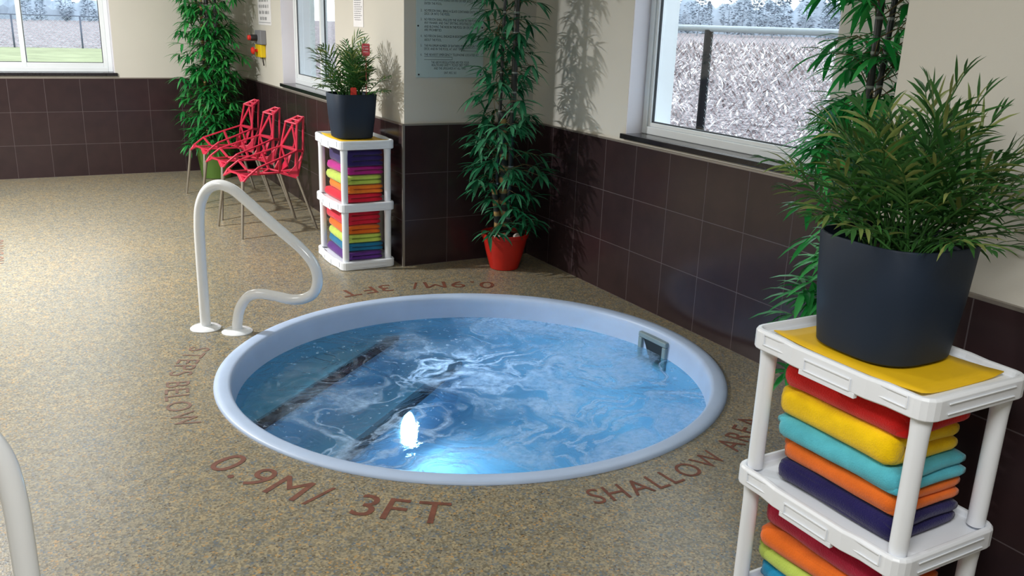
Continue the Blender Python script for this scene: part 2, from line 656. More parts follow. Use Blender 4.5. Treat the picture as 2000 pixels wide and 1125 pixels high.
M = dict(
    floor=m_floor(),
    wall=simple('beige_wall', rgb(206, 203, 194), 0.85, spec=0.2, var=0.02, scale=2.0, bump=0.06, bscale=180),
    white_wall=simple('white_reveal', rgb(222, 219, 226), 0.6, var=0.02),
    ceiling=simple('ceiling_white', rgb(235, 233, 226), 0.9, var=0.02),
    tile_x=m_tile('brown_tile_x', 'x', 0.064 + 0.305 * 40),
    tile_px=m_tile('brown_tile_alcove', 'x', 0.305 * 40),
    tile_y=m_tile('brown_tile_y', 'y', 0.305 * 40),
    trim=simple('grey_tile_trim', rgb(150, 142, 134), 0.35, metal=0.5, var=0.03),
    pvc=simple('white_vinyl', rgb(226, 232, 236), 0.35, var=0.02),
    stone=simple('black_stone', rgb(34, 32, 36), 0.12, var=0.3, scale=40),
    glass=m_glass(),
    gasket=simple('dark_gasket', rgb(50, 56, 62), 0.6),
    tub=simple('blue_gelcoat', rgb(182, 202, 232), 0.42, var=0.04, scale=7.0, bump=0.03, bscale=140),
    strip=simple('navy_strip', rgb(14, 18, 46), 0.7, spec=0.1, var=0.2, scale=30),
    skim=simple('grey_plastic', rgb(126, 146, 152), 0.45),
    dark=simple('dark_opening', rgb(18, 30, 38), 0.6),
    water=m_water(),
    lens=m_lamp('pool_lamp_lens', (0.75, 0.88, 1.0, 1), 18.0),
    letter=simple('brown_paint', rgb(112, 66, 50), 0.6, var=0.25, scale=30),
    letter_faint=simple('faded_brown_paint', rgb(122, 94, 80), 0.6, var=0.25, scale=30),
    rail=simple('white_rail', rgb(240, 244, 248), 0.15, var=0.01, coat=0.5),
    plastic=simple('white_plastic', rgb(238, 243, 250), 0.38, var=0.015, bump=0.02, bscale=200),
    yellow=simple('yellow_sheet', rgb(236, 190, 16), 0.6, var=0.06, scale=9),
    pot_navy=simple('navy_pot', rgb(29, 42, 60), 0.55, spec=0.3, var=0.05, bump=0.03, bscale=120),
    pot_red=simple('red_pot', rgb(192, 34, 22), 0.45, var=0.1, scale=12, bump=0.05, bscale=50),
    pot_green=simple('olive_pot', rgb(84, 118, 46), 0.5, var=0.1),
    soil=simple('soil', rgb(44, 34, 28), 0.95, var=0.4, scale=60, bump=0.5, bscale=80),
    pebble=simple('pale_pebble', rgb(206, 196, 186), 0.6, var=0.2, scale=20),
    rind=simple('brown_moss', rgb(140, 86, 62), 0.8, var=0.3, scale=30),
    bamboo=m_leaf('bamboo_leaf', rgb(22, 104, 52), rgb(40, 140, 66), rgb(84, 178, 92)),
    bamboo_cool=m_leaf('bamboo_leaf_cool', rgb(18, 78, 52), rgb(34, 118, 78), rgb(96, 172, 130)),
    bamboo_bright=m_leaf('bamboo_leaf_bright', rgb(20, 110, 50), rgb(36, 158, 70), rgb(88, 200, 108)),
    twig=simple('twig', rgb(96, 84, 52), 0.7, var=0.3, scale=30),
    cane_b=m_cane_banded(),
    cane_d=m_cane_dark(),
    palm=m_leaf('palm_leaf', rgb(34, 78, 40), rgb(66, 118, 54), rgb(138, 148, 84), trans=0.25),
    red=simple('chair_red', rgb(196, 42, 70), 0.32, var=0.05, scale=5.0),
    alu=simple('leg_metal', rgb(176, 170, 160), 0.35, metal=0.8, var=0.05),
    sign=simple('sign_white', rgb(182, 202, 206), 0.35, var=0.02),
    paper=simple('paper', rgb(232, 232, 236), 0.7, var=0.02),
    ink=simple('ink', rgb(52, 62, 72), 0.6),
    ink_pale=simple('ink_pale', rgb(150, 152, 158), 0.7),
    screw=simple('screw', rgb(60, 60, 64), 0.3, metal=0.8),
    box_grey=simple('box_grey', rgb(128, 130, 136), 0.5),
    box_yellow=simple('box_yellow', rgb(228, 196, 20), 0.45),
    knob_black=simple('knob_black', rgb(36, 36, 38), 0.4),
    knob_red=simple('knob_red', rgb(216, 52, 40), 0.35),
    tag_pink=simple('tag_pink', rgb(226, 92, 104), 0.5),
    tag_red=simple('tag_red', rgb(206, 48, 34), 0.5),
    tag_print=simple('tag_print', rgb(244, 190, 196), 0.6),
    field=m_field(),
    grass=simple('pale_grass', rgb(150, 154, 122), 0.95, spec=0.1, var=0.18, scale=1.2),
    husk=m_leaf('husk', rgb(104, 90, 90), rgb(176, 163, 165), rgb(240, 231, 230), rough=0.8, trans=0.15),
    galv=simple('galvanised', rgb(176, 186, 196), 0.45, metal=0.3),
    post_grey=simple('post_grey', rgb(84, 90, 108), 0.6),  # far fence paint greyed, distance haze put into the colour
    post_black=simple('post_black', rgb(16, 18, 26), 0.7, spec=0.2),
    conifer=simple('hazy_conifer', rgb(150, 162, 176), 0.95, spec=0.05, var=0.2, scale=0.9),  # aerial haze is painted in: pale blue-grey instead of needle green
    hazybush=simple('hazy_thicket', rgb(158, 168, 182), 0.95, spec=0.05, var=0.2, scale=0.4),  # undergrowth and trunks, base colour paled to imitate haze
)

# ------------------------------------------------------------------ the room
YF, XR, YC, WZ, CZ = 4.247, 0.946, -3.615, 0.93, 2.70
TUBC = Vector((-0.366, -1.792, 0))
TA, TX, TY = math.radians(78.74), 1.142, 1.197


def tub_pt(a, inset=0.0, z=0.0):
    p = Vector(((TX - inset) * math.cos(a), (TY - inset) * math.sin(a), 0))
    p.rotate(Euler((0, 0, TA)))
    return Vector((TUBC.x + p.x, TUBC.y + p.y, z))


# floor with the round hole of the tub
mb = MB()
NSEG = 128
FX0, FX1, FY0, FY1 = -6.0, 1.2, -8.0, 4.5
inner, outer, low = [], [], []
corner_as = [math.atan2(y - TUBC.y, x - TUBC.x) for x in (FX0, FX1) for y in (FY0, FY1)]
angs = sorted([2 * PI * k / NSEG - PI + 0.001 for k in range(NSEG)] + corner_as)
for a in angs:
    d = Vector((math.cos(a), math.sin(a)))
    dd = d.copy()
    loc = Vector((d.x * math.cos(-TA) - d.y * math.sin(-TA), d.x * math.sin(-TA) + d.y * math.cos(-TA)))
    rad = 1 / math.sqrt((loc.x / (TX - 0.012)) ** 2 + (loc.y / (TY - 0.012)) ** 2)
    inner.append(Vector((TUBC.x + d.x * rad, TUBC.y + d.y * rad, 0)))
    t = 1e9
    if d.x > 1e-9: t = min(t, (FX1 - TUBC.x) / d.x)
    if d.x < -1e-9: t = min(t, (FX0 - TUBC.x) / d.x)
    if d.y > 1e-9: t = min(t, (FY1 - TUBC.y) / d.y)
    if d.y < -1e-9: t = min(t, (FY0 - TUBC.y) / d.y)
    outer.append(Vector((TUBC.x + d.x * t, TUBC.y + d.y * t, 0)))
dn = Vector((0, 0, -0.03))
mb.loft([[p + dn for p in inner], inner, outer, [p + dn for p in outer]], False, False)
floor = struct(mb.build('floor', M['floor']), 'speckled tan floor with brown lettering around the round tub', 'floor')


def marking(name, label, fn, m='letter'):
    b = MB()
    fn(b)
    o = b.build(name, M[m], floor)
    o['label'] = label
    return o


TC = (-0.355, -1.755)
marking('depth_marking', 'brown painted letters 0.9M/ 3FT reading towards the camera side of the tub',
        lambda b: text_arc(b, '0.9M/ 3FT', TC, 1.44, -159.5, -120.0, 0.135, 0.0015))
marking('depth_marking', 'brown painted letters 0.9M/ 3FT upside down beyond the tub',
        lambda b: text_arc(b, '0.9M/ 3FT', TC, 1.385, 58.0, 100.5, 0.13, 0.0015))
marking('area_marking', 'brown painted letters SHALLOW AREA beside the tub',
        lambda b: text_arc(b, 'SHALLOW AREA', TC, 1.37, -98.8, -53.0, 0.10, 0.0015))
marking('step_marking', 'faint brown painted letters STEPS BELOW beside the tub',
        lambda b: text_arc(b, 'STEPS BELOW', TC, 1.40, 147.5, 186.0, 0.10, 0.0015), 'letter_faint')


def far_text(b):
    text_flat(b, 'NO DIVING', (-2.335, 1.0, 0.0015), (0, 1, 0), (-1, 0, 0), 0.10, 0.9)
    text_flat(b, '1.2M/ 4FT', (-2.47, 1.0, 0.0015), (0, 1, 0), (-1, 0, 0), 0.10, 0.9)


marking('edge_marking', 'faint brown painted letters at the edge of the picture', far_text, 'letter_faint')


def wall_with_hole(name, axis, pos0, pos1, a0, a1, holes):
    """axis 'x': wall of constant X (pos0..pos1), running a0..a1 along Y; holes: (b0,b1,z0,z1)"""
    b = MB()

    def bx(s0, s1, z0, z1):
        if s1 - s0 < 1e-4 or z1 - z0 < 1e-4:
            return
        if axis == 'x':
            b.box(pos0, pos1, s0, s1, z0, z1)
        else:
            b.box(s0, s1, pos0, pos1, z0, z1)
    cur = a0
    for (b0, b1, z0, z1) in holes:
        bx(cur, b0, 0, CZ)
        bx(b0, b1, 0, z0)
        bx(b0, b1, z1, CZ)
        cur = b1
    bx(cur, a1, 0, CZ)
    return struct(b.build(name, M['wall']))


SILL_Z, HEAD_Z = 0.985, 2.15
W1 = (-2.79, -1.268)      # far wall window, along X
W2 = (1.35, 2.875)        # side wall window, along Y
W3 = (-2.555, -1.085)     # alcove window, along Y
o = wall_with_hole('wall_far', 'y', YF, YF + 0.25, FX0, 0.25, [(W1[0], W1[1], SILL_Z - 0.03, HEAD_Z)])
o['label'] = 'beige far wall above dark brown tile with a sliding window'
o = wall_with_hole('wall_side', 'x', 0.0, 0.25, 0.25, YF, [(W2[0], W2[1], SILL_Z - 0.03, HEAD_Z)])
o['label'] = 'beige wall behind the red chairs'
o = struct(MB().box(0, XR + 0.25, 0, 0.25, 0, CZ).build('wall_alcove_back', M['wall']))
o['label'] = 'shaded beige alcove wall carrying the pool rules sign'
o = wall_with_hole('wall_alcove_window', 'x', XR, XR + 0.25, YC, 0.0, [(W3[0], W3[1], SILL_Z - 0.03, HEAD_Z)])
o['label'] = 'beige alcove wall with the large window'
o = struct(MB().box(0, XR + 0.25, YC - 0.25, YC, 0, CZ).build('wall_alcove_end', M['wall']))
o = struct(MB().box(0, 0.25, FY0, YC - 0.25, 0, CZ).build('wall_front', M['wall']))
o['label'] = 'beige wall behind the large potted palm'
struct(MB().box(FX0 - 0.2, FX0, FY0, FY1, 0, CZ).build('wall_opposite', M['wall']))
struct(MB().box(FX0, 0.25, FY0 - 0.2, FY0, 0, CZ).build('wall_rear', M['wall']))
struct(MB().box(FX0, XR + 0.25, FY0, FY1, CZ, CZ + 0.1).build('ceiling', M['ceiling']))

# tiled dado panels, caps and corner trims
TT = 0.012
tiles = [('trim_1', M['tile_x'], (FX0, -TT, YF - TT, YF, 0, WZ), 'dark brown square tiles along the far wall'),
         ('trim_2', M['tile_y'], (-TT, 0, -TT, YF, 0, WZ), 'dark brown square tiles behind the red chairs'),
         ('trim_3', M['tile_px'], (0, XR, -TT, 0, 0, WZ), 'dark brown square tiles under the pool rules sign'),
         ('trim_4', M['tile_y'], (XR - TT, XR, YC + TT, -TT, 0, WZ), 'dark brown square tiles under the alcove window'),
         ('trim_5', M['tile_px'], (0, XR, YC, YC + TT, 0, WZ), 'dark brown tiles at the near end of the alcove'),
         ('trim_6', M['tile_y'], (-TT, 0, FY0, YC + TT, 0, WZ), 'dark brown tiles behind the near shelf')]
for nm, m, bx, lb in tiles:
    o = struct(MB().box(*bx).build(nm, m), lb)
caps = [(FX0, -TT, YF - TT - 0.003, YF, WZ, WZ + 0.010), (-TT - 0.003, 0, 0, YF, WZ, WZ + 0.010), (-TT - 0.003, XR, -TT - 0.003, 0, WZ, WZ + 0.010),
        (XR - TT - 0.003, XR, YC + TT, -TT, WZ, WZ + 0.010), (0, XR, YC, YC + TT + 0.003, WZ, WZ + 0.010), (-TT - 0.003, 0, FY0, YC + TT, WZ, WZ + 0.010)]
for i, bx in enumerate(caps):
    struct(MB().box(*bx).build('trim_%d' % (7 + i), M['trim']), 'thin grey cap strip on the brown tile' if i == 0 else None)
struct(MB().box(-TT - 0.004, -TT + 0.010, -TT - 0.004, -TT + 0.010, 0, WZ + 0.01).build('trim_13', M['trim']), 'grey metal edge on the tiled corner by the towel shelf')
struct(MB().box(-TT - 0.004, -TT + 0.010, YC + TT - 0.010, YC + TT + 0.004, 0, WZ + 0.01).build('trim_14', M['trim']))


# ------------------------------------------------------------------ windows
def window(name, label, origin, right, outd, width, slider, screen=False):
    """origin: inner lower corner of the opening; right: along the wall; outd: towards outside"""
    root = struct(empty(name, origin), label, 'window')
    right, outd, up = Vector(right), Vector(outd), Vector((0, 0, 1))
    H = HEAD_Z - SILL_Z

    def bx(b, s0, s1, d0, d1, z0, z1):
        ps = [right * s + outd * d + up * z for z in (z0, z1) for s, d in ((s0, d0), (s1, d0), (s1, d1), (s0, d1))]
        v = [b.bm.verts.new(p) for p in ps]
        for f in ((0, 3, 2, 1), (4, 5, 6, 7), (0, 1, 5, 4), (1, 2, 6, 5), (2, 3, 7, 6), (3, 0, 4, 7)):
            b.bm.faces.new([v[i] for i in f])
    # sill
    b = MB()
    bx(b, -0.0, width, 0.0, 0.25, -0.03, 0.0)
    bx(b, -0.02, width + 0.02, -0.028, 0.0, -0.03, 0.0)
    b.build('sill', M['stone'], root, bevel=0.004)
    # white returns
    b = MB()
    bx(b, 0, 0.006, 0.001, 0.25, 0, H)
    bx(b, width - 0.006, width, 0.001, 0.25, 0, H)
    bx(b, 0, width, 0.001, 0.25, H - 0.006, H)
    b.build('reveal', M['white_wall'], root)
    # frame
    b = MB()
    d0, d1, fwid = 0.11, 0.19, 0.045
    bx(b, 0.006, fwid, d0, d1, 0, H - 0.006)
    bx(b, width - fwid, width - 0.006, d0, d1, 0, H - 0.006)
    bx(b, fwid, width - fwid, d0, d1, 0, fwid)
    bx(b, fwid, width - fwid, d0, d1, H - fwid, H - 0.006)
    b.build('window_frame', M['pvc'], root, bevel=0.005)
    b = MB()
    bx(b, 0.0, 0.030, 0.19, 0.30, -0.01, H)
    bx(b, width - 0.030, width, 0.19, 0.30, -0.01, H)
    bx(b, 0.030, width - 0.030, 0.19, 0.30, -0.01, 0.02)
    b.build('outer_casing', M['pvc'], root)
    if slider:
        mid = width / 2
        for (s0, s1, e0, e1) in ((fwid, mid + 0.025, 0.150, 0.180), (mid - 0.025, width - fwid, 0.118, 0.148)):
            b = MB()
            sw = 0.04
            bx(b, s0, s0 + sw, e0, e1, fwid, H - fwid)
            bx(b, s1 - sw, s1, e0, e1, fwid, H - fwid)
            bx(b, s0 + sw, s1 - sw, e0, e1, fwid, fwid + sw)
            bx(b, s0 + sw, s1 - sw, e0, e1, H - fwid - sw, H - fwid)
            sash = b.build('sash', M['pvc'], root, bevel=0.004)
            b = MB()
            em = (e0 + e1) / 2
            bx(b, s0 + sw - 0.005, s1 - sw + 0.005, em - 0.003, em + 0.003, fwid + sw - 0.005, H - fwid - sw + 0.005)
            b.build('pane', M['glass'], sash)
            b = MB()
            g = 0.006
            bx(b, s0 + sw, s0 + sw + g, e0 + 0.004, em - 0.003, fwid + sw, H - fwid - sw)
            bx(b, s1 - sw - g, s1 - sw, e0 + 0.004, em - 0.003, fwid + sw, H - fwid - sw)
            bx(b, s0 + sw, s1 - sw, e0 + 0.004, em - 0.003, fwid + sw, fwid + sw + g)
            b.build('gasket', M['gasket'], sash)
    else:
        b = MB()
        for e0, e1, w0, w1 in ((0.122, 0.150, fwid, fwid + 0.022),):
            bx(b, w0, w1, e0, e1, fwid, H - fwid)
            bx(b, width - w1, width - w0, e0, e1, fwid, H - fwid)
            bx(b, w1, width - w1, e0, e1, fwid, w1)
        b.build('glazing_bead', M['pvc'], root, bevel=0.003)
        fwid += 0.022
        b = MB()
        g = 0.007
        bx(b, fwid, fwid + g, 0.135, 0.147, fwid, H - fwid)
        bx(b, width - fwid - g, width - fwid, 0.135, 0.147, fwid, H - fwid)
        bx(b, fwid, width - fwid, 0.135, 0.147, fwid, fwid + g)
        b.build('gasket', M['gasket'], root)
        b = MB()
        bx(b, fwid - 0.003, width - fwid + 0.003, 0.148, 0.154, fwid - 0.003, H - fwid + 0.003)
        b.build('pane', M['glass'], root)
    return root


window('window_1', 'white sliding window in the far wall over a dark sill', (W1[0], YF, SILL_Z), (1, 0, 0), (0, 1, 0), W1[1] - W1[0], True)
window('window_2', 'white sliding window above the red chairs', (0, W2[0], SILL_Z), (0, 1, 0), (1, 0, 0), W2[1] - W2[0], True)
window('window_3', 'large white framed window in the alcove looking on a fence', (XR, W3[0], SILL_Z), (0, 1, 0), (1, 0, 0), W3[1] - W3[0], False)

# ------------------------------------------------------------------ hot tub
tub = tag(empty('hot_tub', TUBC), 'round blue moulded hot tub sunk in the speckled floor', 'hot tub')
WATER_Z = -0.115


def tub_loft(b, prof, seg=128, cb=False, ct=True):
    rings = []
    for ins, z in prof:
        rings.append([tub_pt(2 * PI * k / seg, ins, z) - TUBC for k in range(seg)])
    b.loft(rings, cb, ct)


b = MB()
tub_loft(b, [(0.012, -0.03), (0.0, -0.002), (0.001, 0.006), (0.008, 0.012), (0.03, 0.014), (0.058, 0.013), (0.070, 0.008), (0.077, -0.004),
             (0.080, -0.03), (0.085, WATER_Z), (0.10, -0.50), (0.12, -0.60), (0.18, -0.655), (0.30, -0.67)])
b.build('shell', M['tub'], tub, smooth=True)

# steps: chords cut across the tub, on the rail side
S1A, S1B = Vector((-1.349, -1.595)), Vector((-0.283, -0.694))
sd = (S1B - S1A).normalized()
sn = Vector((-sd.y, sd.x))        # towards the rail
STEP2 = Vector((-0.971, -1.676))


def chord_step(p0, ztop, zbot):
    """part of the tub plan lying on the rail side of the chord through p0"""
    pts = []
    n = 240
    prev = None
    for k in range(n + 1):
        q = tub_pt(2 * PI * k / n, 0.088).xy
        side = (q - p0).dot(sn)
        if prev is not None and (side > 0) != (prev[1] > 0):
            t = prev[1] / (prev[1] - side)
            pts.append(prev[0].lerp(q, t))
        if side > 0:
            pts.append(q)
        prev = (q, side)
    # order around centroid
    c = sum(pts, Vector((0, 0))) / len(pts)
    pts.sort(key=lambda q: math.atan2(q.y - c.y, q.x - c.x))
    bb = MB()
    bb.loft([[Vector((q.x - TUBC.x, q.y - TUBC.y, z)) for q in pts] for z in (zbot, ztop)])
    ends = [q for q in pts if abs((q - p0).dot(sn)) < 1e-3]
    ends.sort(key=lambda q: q.dot(sd))
    return bb, ends[0], ends[-1]


for p0, zt, sw in ((S1A, -0.20, 0.048), (STEP2, -0.40, 0.055)):
    bb, e0, e1 = chord_step(p0, zt, -0.668)
    st = bb.build('step', M['tub'], tub)
    e0 = e0 + sd * 0.004
    e1 = e1 - sd * 0.004
    b = MB()
    ring = []
    for z0, z1 in ((zt, zt + 0.003),):
        q = [e0 - sn * 0.002, e1 - sn * 0.002, e1 + sn * sw - sd * 0.03, e0 + sn * sw + sd * 0.03]
        b.loft([[Vector((v.x - TUBC.x, v.y - TUBC.y, z)) for v in q] for z in (z0, z1)])
        q = [e0 - sn * 0.003, e1 - sn * 0.003, e1 - sn * 0.0005, e0 - sn * 0.0005]
        b.loft([[Vector((v.x - TUBC.x, v.y - TUBC.y, z)) for v in q] for z in (zt - 0.03, zt + 0.003)])
    s = b.build('edge_strip', M['strip'], st)
    s['label'] = 'dark navy grip strip on the step edge'

# skimmer in the inner wall
sk_a = math.atan2(-1.745 - TUBC.y, 0.72 - TUBC.x) - TA
sp_ = tub_pt(sk_a, 0.084, -0.09)
sn3 = Vector((TUBC.x - sp_.x, TUBC.y - sp_.y, 0)).normalized()
st3 = Vector((-sn3.y, sn3.x, 0))


def skbox(b, s0, s1, d0, d1, z0, z1):
    base = Vector((sp_.x, sp_.y, 0)) - Vector((TUBC.x, TUBC.y, 0))
    v = [b.bm.verts.new(base + st3 * s + sn3 * d + Vector((0, 0, z))) for z in (z0, z1) for s, d in ((s0, d0), (s1, d0), (s1, d1), (s0, d1))]
    for f in ((0, 3, 2, 1), (4, 5, 6, 7), (0, 1, 5, 4), (1, 2, 6, 5), (2, 3, 7, 6), (3, 0, 4, 7)):
        b.bm.faces.new([v[i] for i in f])


b = MB()
skbox(b, -0.115, 0.115, -0.012, 0.022, -0.055, -0.025)
skbox(b, -0.115, 0.115, -0.012, 0.022, -0.185, -0.160)
skbox(b, -0.115, -0.085, -0.012, 0.022, -0.160, -0.055)
skbox(b, 0.085, 0.115, -0.012, 0.022, -0.160, -0.055)
sk = b.build('skimmer', M['skim'], tub, bevel=0.006)
sk['label'] = 'grey plastic skimmer frame in the tub wall'
b = MB()
skbox(b, -0.086, 0.086, -0.006, 0.004, -0.161, -0.054)
b.build('opening', M['dark'], sk)

# underwater lamp on the riser of the lower step
lp = Vector((-0.512, -1.290, -0.49))
ln = Vector((-sn.x, -sn.y, 0.25)).normalized()
b = MB().lathe([(0.100, 0), (0.100, 0.012), (0.086, 0.022), (0.080, 0.018)], 32, axis=ln, c=lp - TUBC - ln * 0.03)
lr = b.build('underwater_lamp', M['plastic'], tub, smooth=True, auto=40)
lr['label'] = 'round white underwater lamp on the step riser'
b = MB().lathe([(0.080, 0.012), (0.072, 0.032), (0.050, 0.050), (0.022, 0.058), (0.003, 0.059)], 32, axis=ln, c=lp - TUBC - ln * 0.03)
b.build('lens', M['lens'], lr, smooth=True)
d = bpy.data.lights.new('underwater_light', 'AREA')
d.shape = 'DISK'
d.size = 0.11
d.energy = 6.5
d.color = (0.66, 0.82, 1.0)
lo = bpy.data.objects.new('underwater_light', d)
COL.objects.link(lo)
lo.location = lp + ln * 0.034
lo.rotation_euler = ln.to_track_quat('-Z', 'Y').to_euler()

# water
b = MB()
rings = [[tub_pt(2 * PI * k / 128, ins, WATER_Z) - TUBC for k in range(128)] for ins in (0.0855, 0.25, 0.5, 0.75, 1.0, 1.12)]
R_ = [[b.bm.verts.new(p) for p in r] for r in rings]
for a_, b_ in zip(R_, R_[1:]):
    for k in range(128):
        b.bm.faces.new((a_[k], a_[(k + 1) % 128], b_[(k + 1) % 128], b_[k]))
b.bm.faces.new(R_[-1])
for f_ in b.bm.faces:
    f_.normal_update()
wtr = b.build('water', M['water'], None, smooth=True, loc=TUBC)
tag(wtr, 'bubbling blue water with white foam filling the round tub', 'water', kind='stuff')


# ------------------------------------------------------------------ grab rails
def grab_rail(label, foot, direction, group):
    root = tag(empty('grab_rail', foot, math.atan2(direction[1], direction[0])), label, 'rail', group)
    pr = [(0, 0), (0.0, 0.2), (0.0, 0.42), (0.003, 0.56), (0.018, 0.66), (0.060, 0.735), (0.125, 0.765), (0.195, 0.748), (0.27, 0.695),
          (0.36, 0.622), (0.46, 0.545), (0.55, 0.475), (0.61, 0.405), (0.632, 0.33), (0.615, 0.26), (0.565, 0.220), (0.49, 0.205),
          (0.40, 0.214), (0.31, 0.218), (0.245, 0.192), (0.20, 0.125), (0.182, 0.05), (0.178, 0.0)]
    path = catmull([(u * 1.0, 0, z) for u, z in pr], 6)
    MB().tube(path, 0.0265, 20).build('tube', M['rail'], root, smooth=True, auto=60)
    for u in (0.0, 0.178):
        MB().lathe([(0.078, 0.0), (0.078, 0.004), (0.066, 0.012), (0.040, 0.017), (0.028, 0.018)], 36, c=(u, 0, 0.0005)).build(
            'flange', M['rail'], root, smooth=True, auto=50)
    return root


grab_rail('bent white tube grab rail on two round flanges beside the hot tub', (-1.419, -0.749, 0), (0.76, -0.65), 'white grab rails')
grab_rail('white grab rail tube cut off by the picture edge, close to the camera', (-2.262, -3.30, 0), (-1, 0.05), 'white grab rails')


# ------------------------------------------------------------------ shelves
def tray_outline(hx, hy, r, bulge, ins=0.0):
    """rounded rectangle; the long sides bulge a little in the middle"""
    pts = []
    hx, hy = hx - ins, hy - ins
    r = max(0.004, r - ins)
    for cx, cy, a0 in ((hx - r, hy - r, 0), (-hx + r, hy - r, 90), (-hx + r, -hy + r, 180), (hx - r, -hy + r, 270)):
        for k in range(5):
            a = math.radians(a0 + k * 22.5)
            pts.append(Vector((cx + r * math.cos(a), cy + r * math.sin(a), 0)))
        if a0 == 90:
            for t, o_ in ((0.38, 0), (0.26, 1), (-0.26, 1), (-0.38, 0)):
                pts.append(Vector((-hx - bulge * o_, hy * t * 1.6, 0)))
        if a0 == 270:
            for t, o_ in ((-0.38, 0), (-0.26, 1), (0.26, 1), (0.38, 0)):
                pts.append(Vector((hx + bulge * o_, hy * t * 1.6, 0)))
    return pts


SHX, SHY = 0.185, 0.272
TIERS = ((0.0, 0.056), (0.383, 0.439), (0.782, 0.838))
TRAY_IN = 0.016          # how far the tray surface lies under the rim


def shelf_unit(label, loc, rz):
    root = tag(empty('storage_shelf', loc, rz), label, 'shelf', 'white plastic towel shelves')
    for z0, z1 in TIERS:
        b = MB()

        def ring(ins, z):
            return [p + Vector((0, 0, z)) for p in tray_outline(SHX, SHY, 0.04, 0.009, ins)]
        b.loft([ring(0.005, z0), ring(0.0, z0 + 0.004), ring(0.0, z1 - 0.006), ring(0.005, z1), ring(0.014, z1), ring(0.018, z1 - 0.004), ring(0.020, z1 - TRAY_IN)])
        # embossed panels on the lip
        zc = (z0 + z1) / 2
        for sx in (-1, 1):
            for (y0, y1, off) in ((-0.215, -0.115, 0.008), (-0.068, 0.068, -0.007), (0.115, 0.215, 0.008)):
                bul = 0.0095 if abs(y0 + y1) < 0.05 else 0.0005
                x = sx * (SHX + bul)
                za, zb = zc - 0.013 + off, zc + 0.010 + off
                for (ya, yb, zz0, zz1) in ((y0, y1, zb, zb + 0.005), (y0, y1, za - 0.004, za), (y0 - 0.004, y0, za - 0.004, zb + 0.005), (y1, y1 + 0.004, za - 0.004, zb + 0.005)):
                    b.box(min(x, x + sx * 0.003), max(x, x + sx * 0.003), ya, yb, zz0, zz1)
            b.box(sx * SHX - 0.004, sx * SHX + 0.012 * sx if sx > 0 else sx * SHX + 0.004, -0.085, 0.085, z0 - (0.010 if z0 > 0 else 0), z0 + 0.004) if sx > 0 else \
                b.box(-SHX - 0.009, -SHX + 0.004, -0.085, 0.085, z0 - (0.010 if z0 > 0 else 0), z0 + 0.004)
        for sy in (-1, 1):
            y = sy * (SHY + 0.0005)
            for zz in (zc - 0.012, zc + 0.012):
                b.box(-0.12, 0.12, min(y, y + sy * 0.003), max(y, y + sy * 0.003), zz - 0.002, zz + 0.002)
        b.build('tier', M['plastic'], root, bevel=0.002)
    for za, zb in ((0.054, 0.384), (0.437, 0.783)):
        for sx in (-1, 1):
            for sy in (-1, 1):
                MB().lathe([(0.021, za - 0.004), (0.0215, za + 0.05), (0.0215, zb - 0.05), (0.024, zb)], 20,
                           c=(sx * (SHX - 0.040), sy * (SHY - 0.040), 0)).build('leg', M['plastic'], root, smooth=True, auto=50)
    return root


def towel(color, label, loc, size, rz, group, lobes=2, seed=0.0):
    """folded towel: layers joined by a rolled fold on its -X side"""
    L, D, T = size[1], size[0], size[2]
    b = MB()
    t = T / lobes
    for i in range(lobes):
        j = RND.uniform(-0.006, 0.006)
        b.rbox(0.004 + j * 0.4, j, t * (i + 0.5), D - 0.008, L - 0.004 + j, t * 0.99, t * 0.48, (10, 16, 4), 0.004, seed + i * 1.7, 7.0)
    if lobes > 1:
        b.rbox(-D / 2 + 0.034, 0, T / 2, 0.070, L - 0.002, T * 0.98, min(0.030, T * 0.5), (5, 16, 6), 0.0035, seed + 9, 7.0)
    o = b.build('folded_towel', M['tw_' + color], None, smooth=True)
    o.location = loc
    o.rotation_euler = (0, 0, rz)
    return tag(o, label, 'towel', group)


for nm, c in dict(navy=rgb(34, 30, 84), orange=rgb(232, 112, 36), aqua=rgb(88, 186, 204), yellow=rgb(246, 202, 10), red=rgb(212, 30, 26),
                  crimson=rgb(176, 22, 58), lime=rgb(190, 214, 96), blue=rgb(34, 150, 200), purple=rgb(84, 40, 120),
                  magenta=rgb(186, 44, 140), indigo=rgb(56, 42, 104), scarlet=rgb(214, 36, 62), teal=rgb(34, 116, 158), coral=rgb(222, 40, 66),
                  tangerine=rgb(244, 130, 44), plum=rgb(92, 48, 130)).items():
    M['tw_' + nm] = m_towel(nm, c)

SN = Vector((-0.345, -3.965, 0))
SF = Vector((-0.240, 0.285, 0))
shelf_unit('white plastic three tier shelf close to the camera holding bright towels', SN, 0.0)
shelf_unit('white plastic three tier shelf by the tiled corner beyond the tub', SF, 0.0)


def pile(shelf, z, items, group, where, dx, dy):
    for i, (c, name, T, lobes) in enumerate(items):
        jx, jy, jr = RND.uniform(-0.010, 0.010), RND.uniform(-0.014, 0.014), RND.uniform(-0.05, 0.05)
        towel(c, name + ' ' + where, (shelf.x + dx + jx, shelf.y + dy + jy, z), (0.265 + RND.uniform(-0.01, 0.01), 0.375 + RND.uniform(-0.012, 0.012), T), jr, group, lobes, i * 3.1 + shelf.y)
        z += T + 0.0022


